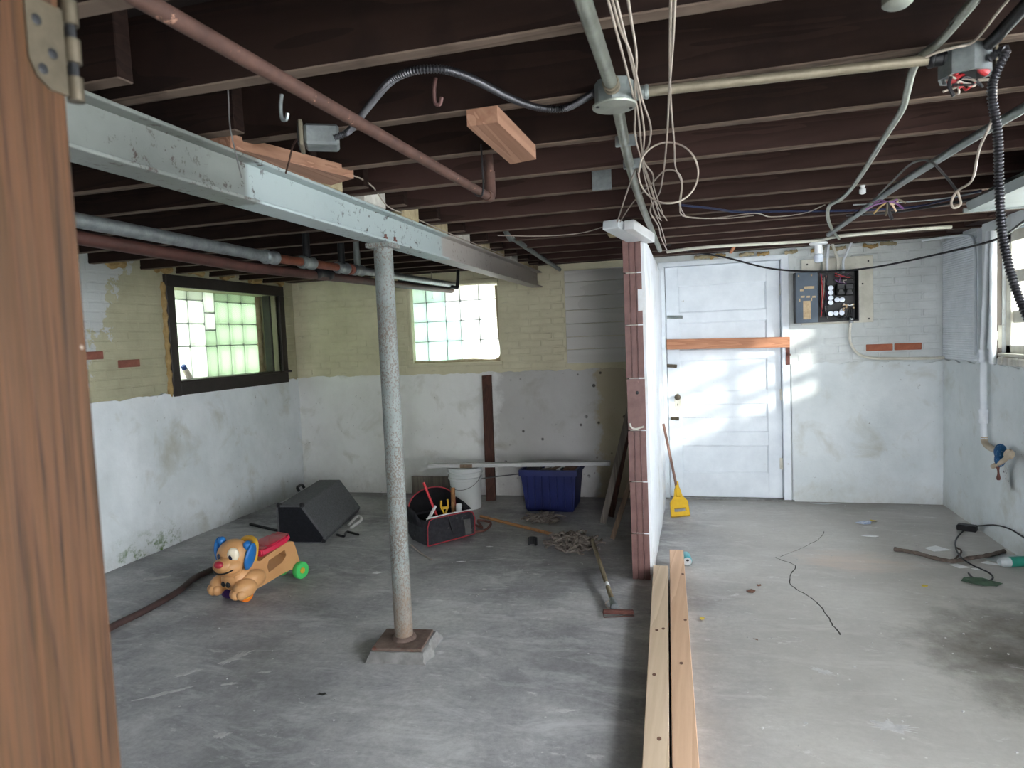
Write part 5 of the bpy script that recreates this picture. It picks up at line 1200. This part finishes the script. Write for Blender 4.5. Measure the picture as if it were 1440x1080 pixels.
# ------------------------------------------------------------------ tool bag
O = F(598, 769); uu = V(.64, .77, 0).normalized(); vv = V(-uu.y, uu.x, 0)
def tb(x, y, z): return O + uu * x + vv * y + V(0, 0, z)
t = thing('tool_bag', tb(.22, .14, 0), 'open black tool bag with red piping, full of hand tools', 'bag')
Lb, Db, Hb = .43, .28, .21
def loft(secs, m, nm, par, close=False, thick=.006):
    bm = bm_(); rs = [[bm.verts.new(tb(*p)) for p in s] for s in secs]
    for a, b in zip(rs, rs[1:]):
        n = len(a)
        for k in range(n if close else n - 1): bm.faces.new((a[k], a[(k + 1) % n], b[(k + 1) % n], b[k]))
    o = obj(nm, bm, m, par, True); md = o.modifiers.new('thick', 'SOLIDIFY'); md.thickness = thick; return o
def rr(z, g, bulge=0):   # rounded rectangle ring
    p = []; r = .04; x0, x1, y0, y1 = g, Lb - g, g, Db - g
    for cx_, cy_, a0 in ((x1 - r, y0 + r, -90), (x1 - r, y1 - r, 0), (x0 + r, y1 - r, 90), (x0 + r, y0 + r, 180)):
        for k in range(4): a = math.radians(a0 + k * 30); p.append((cx_ + r * math.cos(a), cy_ + r * math.sin(a), z))
    return p
bd = loft([rr(.0, .06), rr(.004, .01), rr(.05, -.008), rr(.12, -.006), rr(.19, .01)], 'bag_black', 'bag_body', t, True)
loft([rr(.012, .05), rr(.014, .02)], 'bag_inside', 'bag_floor', t, True)
# raised mouth frame at the back: an arch standing up
arch = []
for k in range(13):
    a = math.pi * k / 12; arch.append((Lb / 2 - math.cos(a) * Lb * .49, a))
def mouth(z0, zt, yy): return [(x, yy + .02 * math.sin(a), z0 + (zt - z0) * math.sin(a) ** .7) for x, a in arch]
loft([[(x, Db - .02, .12) for x, a in arch], mouth(.17, .28, Db + .0), mouth(.18, .365, Db - .02)], 'bag_inside', 'rear_flap', t)
for yy, zt in ((Db - .02, .365),):
    bm = bm_(); tube(bm, [tb(*p) for p in mouth(.18, zt, yy)], .006, 6, 3); obj('red_piping', bm, 'bag_red', t, True)
for s in (0, 1):
    x = s * (Lb) ; loft([[(x, .03, .14), (x, Db * .5, .14), (x, Db - .02, .14)], [(x + (.012 if s else -.012), .05, .2), (x, Db * .5, .24), (x, Db - .02, .26)]], 'bag_black', 'side_gusset', t)
# front pocket panel with red edge
fp = [(.012, 0), (.012, .14), (.03, .185), (.06, .198), (.37, .198), (.405, .185), (.42, .14), (.42, .012)]
bm = bm_(); plate(bm, fp, [], lambda p: tb(p[0], -.018 - .012 * math.sin(p[1] * 14), p[1] + .006), lambda p: tb(p[0], .01, p[1] + .006)); fpn = obj('front_pocket', bm, 'bag_black', t)
bm = bm_(); tube(bm, [tb(p[0], -.02 - .012 * math.sin(p[1] * 14), p[1] + .006) for p in fp + [fp[0]]], .0045, 6, 1); obj('red_edge', bm, 'bag_red', fpn, True)
bm = bm_(); plate(bm, [(.33, .03), (.385, .03), (.375, .15), (.32, .15)], [], lambda p: tb(p[0], -.036, p[1]), lambda p: tb(p[0], -.02, p[1])); obj('side_label', bm, 'grey_wire', fpn)
bm = bm_(); tube(bm, [tb(.19, -.036, .19), tb(.2, -.038, .13), tb(.215, -.037, .07)], .004, 6, 4); obj('strap', bm, 'black_plastic', fpn)
bm = bm_(); tube(bm, [tb(.02, .0, .205), tb(.2, -.008, .212), tb(.41, .0, .205)], .005, 6, 3); obj('zip_edge', bm, 'paper', t)
def tool(name, a, b, r, m, lab, r2=None):
    bm = bm_(); tube(bm, [tb(*a), (tb(*a) + tb(*b)) / 2, tb(*b)], r, 10, 2, True, rads=[r2 or r, r, r, r, r]); return tag(obj(name, bm, m, None, True), lab, 'tool', 'tools standing in the tool bag')
tool('pry_bar', (.20, .10, .08), (.10, .17, .44), .010, 'tool_red', 'red bar sticking up out of the tool bag')
tool('hammer', (.32, .12, .10), (.37, .2, .35), .017, 'handle_wood', 'thick wooden hammer handle in the tool bag')
tool('flashlight', (.33, .06, .14), (.36, .10, .24), .022, 'white_plastic', 'white round-ended tool in the tool bag')
tool('screwdriver', (.06, .07, .16), (.17, .13, .25), .012, 'paper', 'pale wooden-handled tool lying in the tool bag mouth')
p = tb(.24, .11, .24); t = thing('pliers', p, 'yellow-handled pliers in the tool bag', 'tool', 'tools standing in the tool bag')
for s in (-1, 1):
    bm = bm_(); tube(bm, [p + V(0, 0, -.10), p + uu * s * .012 + V(0, 0, -.04), p + uu * s * .03, p + uu * s * .028 + V(0, 0, .05)], .008, 8, 4); obj('handle', bm, 'tool_yellow', t, True)
bm = bm_(); box(bm, p + V(0, 0, -.01), (.06, .02, .02), 0.5, .004); obj('joint', bm, 'tool_yellow', t)

# ------------------------------------------------------------------ ride-on dog toy
O = V(-2.69, 3.415, 0); f_ = V(-.24, -.97, 0).normalized(); r_ = V(-f_.y, f_.x, 0)   # forward, and sideways (towards the camera's right)
RM = Matrix((r_, f_, V(0, 0, 1))).transposed()
def ty(x, y, z): return O + r_ * x + f_ * y + V(0, 0, z)
toy = thing('ride_on_dog', O + f_ * -.15, 'tan plastic ride-on dog toy with blue ears and red seat', 'toy')
def te(bm, c, r, rot=None, u=20, v=14): return ell(bm, ty(*c), r, RM @ rot if rot else RM, u, v)
# body: side plate with a hole, rounded chest, paws
outer = [(.05, .07), (.09, .10), (.09, .17), (.05, .22), (-.03, .235), (-.10, .205), (-.16, .225), (-.32, .262), (-.37, .25), (-.385, .21), (-.41, .12), (-.425, .08), (-.40, .06), (-.33, .075), (-.26, .07), (-.12, .05), (-.03, .04)]
hole = [(-.16, .115), (-.27, .145), (-.305, .18), (-.295, .218), (-.165, .19), (-.15, .155)]
bm = bm_(); plate(bm, outer, [hole], lambda p: ty(-.062, p[0], p[1]), lambda p: ty(.062, p[0], p[1])); bmesh.ops.bevel(bm, geom=[e for e in bm.edges if len(e.link_faces) == 2 and e.calc_face_angle(0) > .8], offset=.01, segments=2, affect='EDGES')
te(bm, (0, .02, .14), (.098, .09, .085)); obj('body', bm, 'tan_plastic', toy, True)
for s in (-1, 1):
    bm = bm_(); te(bm, (s * .105, .055, .095), (.055, .075, .058)); te(bm, (s * .085, -.02, .12), (.05, .09, .06)); te(bm, (s * .13, .10, .075), (.026, .035, .032)); te(bm, (s * .10, .115, .075), (.026, .035, .032)); te(bm, (s * .075, .105, .075), (.024, .035, .032)); obj('paw', bm, 'tan_plastic', toy, True)
    w = bm_(); lathe(w, ty(s * .075, .03, .047), [(.034, -.018), (.045, -.016), (.047, -.01), (.047, .01), (.045, .016), (.03, .018)], 22, r_); wo = obj('front_wheel', w, 'toy_orange' if s > 0 else 'toy_purple', toy, True)
    w = bm_(); lathe(w, ty(s * .075, .03, .047) + r_ * s * .012, [(.024, -.01), (.024, .01), (.012, .012)] if s > 0 else [(.024, .01), (.024, -.01), (.012, -.012)], 16, r_); obj('hub', w, 'toy_yellow', wo, True)
    w = bm_(); c = ty(s * .085, -.395, .056); lathe(w, c, [(.03, -.021), (.052, -.019), (.056, -.012), (.056, .012), (.052, .019), (.04, .021), (.03, .016)], 26, r_); wo = obj('rear_wheel', w, 'toy_green', toy, True)
    w = bm_(); lathe(w, c + r_ * s * .014, [(.019, -.008), (.019, .006), (.01, .009)] if s > 0 else [(.019, .008), (.019, -.006), (.01, -.009)], 14, r_); obj('hub', w, 'toy_yellow', wo, True)
w = bm_(); cyl(w, ty(-.08, -.395, .056), ty(.08, -.395, .056), .012, 10); obj('axle', w, 'toy_green', toy, True)
w = bm_(); cyl(w, ty(-.08, .03, .047), ty(.08, .03, .047), .010, 10); obj('axle', w, 'toy_purple', toy, True)
# seat and yellow grip
bm = bm_(); so = [(-.085, -.10), (.085, -.10), (.095, -.16), (.085, -.30), (.055, -.355), (-.055, -.355), (-.085, -.30), (-.095, -.16)]
sz = lambda y: .238 + (-.10 - y) * .14
plate(bm, so, [], lambda p: ty(p[0], p[1], sz(p[1])), lambda p: ty(p[0] * .93, p[1] * .99, sz(p[1]) + .038)); bmesh.ops.bevel(bm, geom=bm.edges[:], offset=.007, segments=2, affect='EDGES'); obj('seat', bm, 'toy_red', toy, True)
bm = bm_(); tube(bm, [ty(-.06, -.06, .22), ty(-.065, -.075, .31), ty(-.03, -.085, .345), ty(.03, -.085, .345), ty(.065, -.075, .31), ty(.06, -.06, .22)], .016, 10, 5); obj('grip', bm, 'toy_yellow', toy, True)
# head turned a little to one side
hc = V(.0, .035, .272); HT = Matrix.Rotation(-.30, 3, 'Z')
def he(bm, c, r, rot=None, u=20, v=14): q = HT @ Vector(c) + hc; return te(bm, tuple(q), r, HT @ rot if rot else HT, u, v)
bm = bm_(); he(bm, (0, 0, .01), (.098, .092, .092), None, 26, 18); he(bm, (0, .065, -.04), (.088, .075, .058)); he(bm, (0, .09, -.025), (.058, .062, .045)); he(bm, (0, .045, -.075), (.07, .06, .035)); hd = obj('head', bm, 'tan_plastic', toy, True)
bm = bm_(); he(bm, (0, .148, -.005), (.028, .022, .021)); obj('nose', bm, 'toy_nose', hd, True)
bm = bm_(); pts = []
for k in range(7):
    a = -1.0 + k * 2.0 / 6; q = HT @ V(math.sin(a) * .078, .065 + math.cos(a) * .080, -.062 + .018 * a * a) + hc; pts.append(ty(*q))
tube(bm, pts, .005, 6, 4); obj('mouth', bm, 'black_plastic', hd, True)
bm = bm_(); he(bm, (.046, .072, .032), (.034, .02, .042), Matrix.Rotation(-.45, 3, 'Z')); ep = obj('eye_patch', bm, 'toy_cream', hd, True)
bm = bm_(); he(bm, (.040, .089, .022), (.013, .007, .019), Matrix.Rotation(-.4, 3, 'Z')); obj('pupil', bm, 'eye_dark', ep, True)
bm = bm_(); he(bm, (-.040, .089, .022), (.013, .007, .019), Matrix.Rotation(.4, 3, 'Z')); obj('pupil', bm, 'eye_dark', hd, True)
for s in (-1, 1):
    bm = bm_(); he(bm, (s * .100, -.012, -.005 if s > 0 else .03), (.020, .052, .080), Matrix.Rotation(s * .18, 3, 'Y') @ Matrix.Rotation(.25, 3, 'X')); he(bm, (s * .085, -.012, .062 if s > 0 else .085), (.022, .03, .028)); obj('ear', bm, 'toy_blue', hd, True)
for s in (-.02, .02):
    bm = bm_(); te(bm, (s, .105, .12), (.017, .012, .017)); obj('chest_button', bm, 'black_plastic', toy, True)
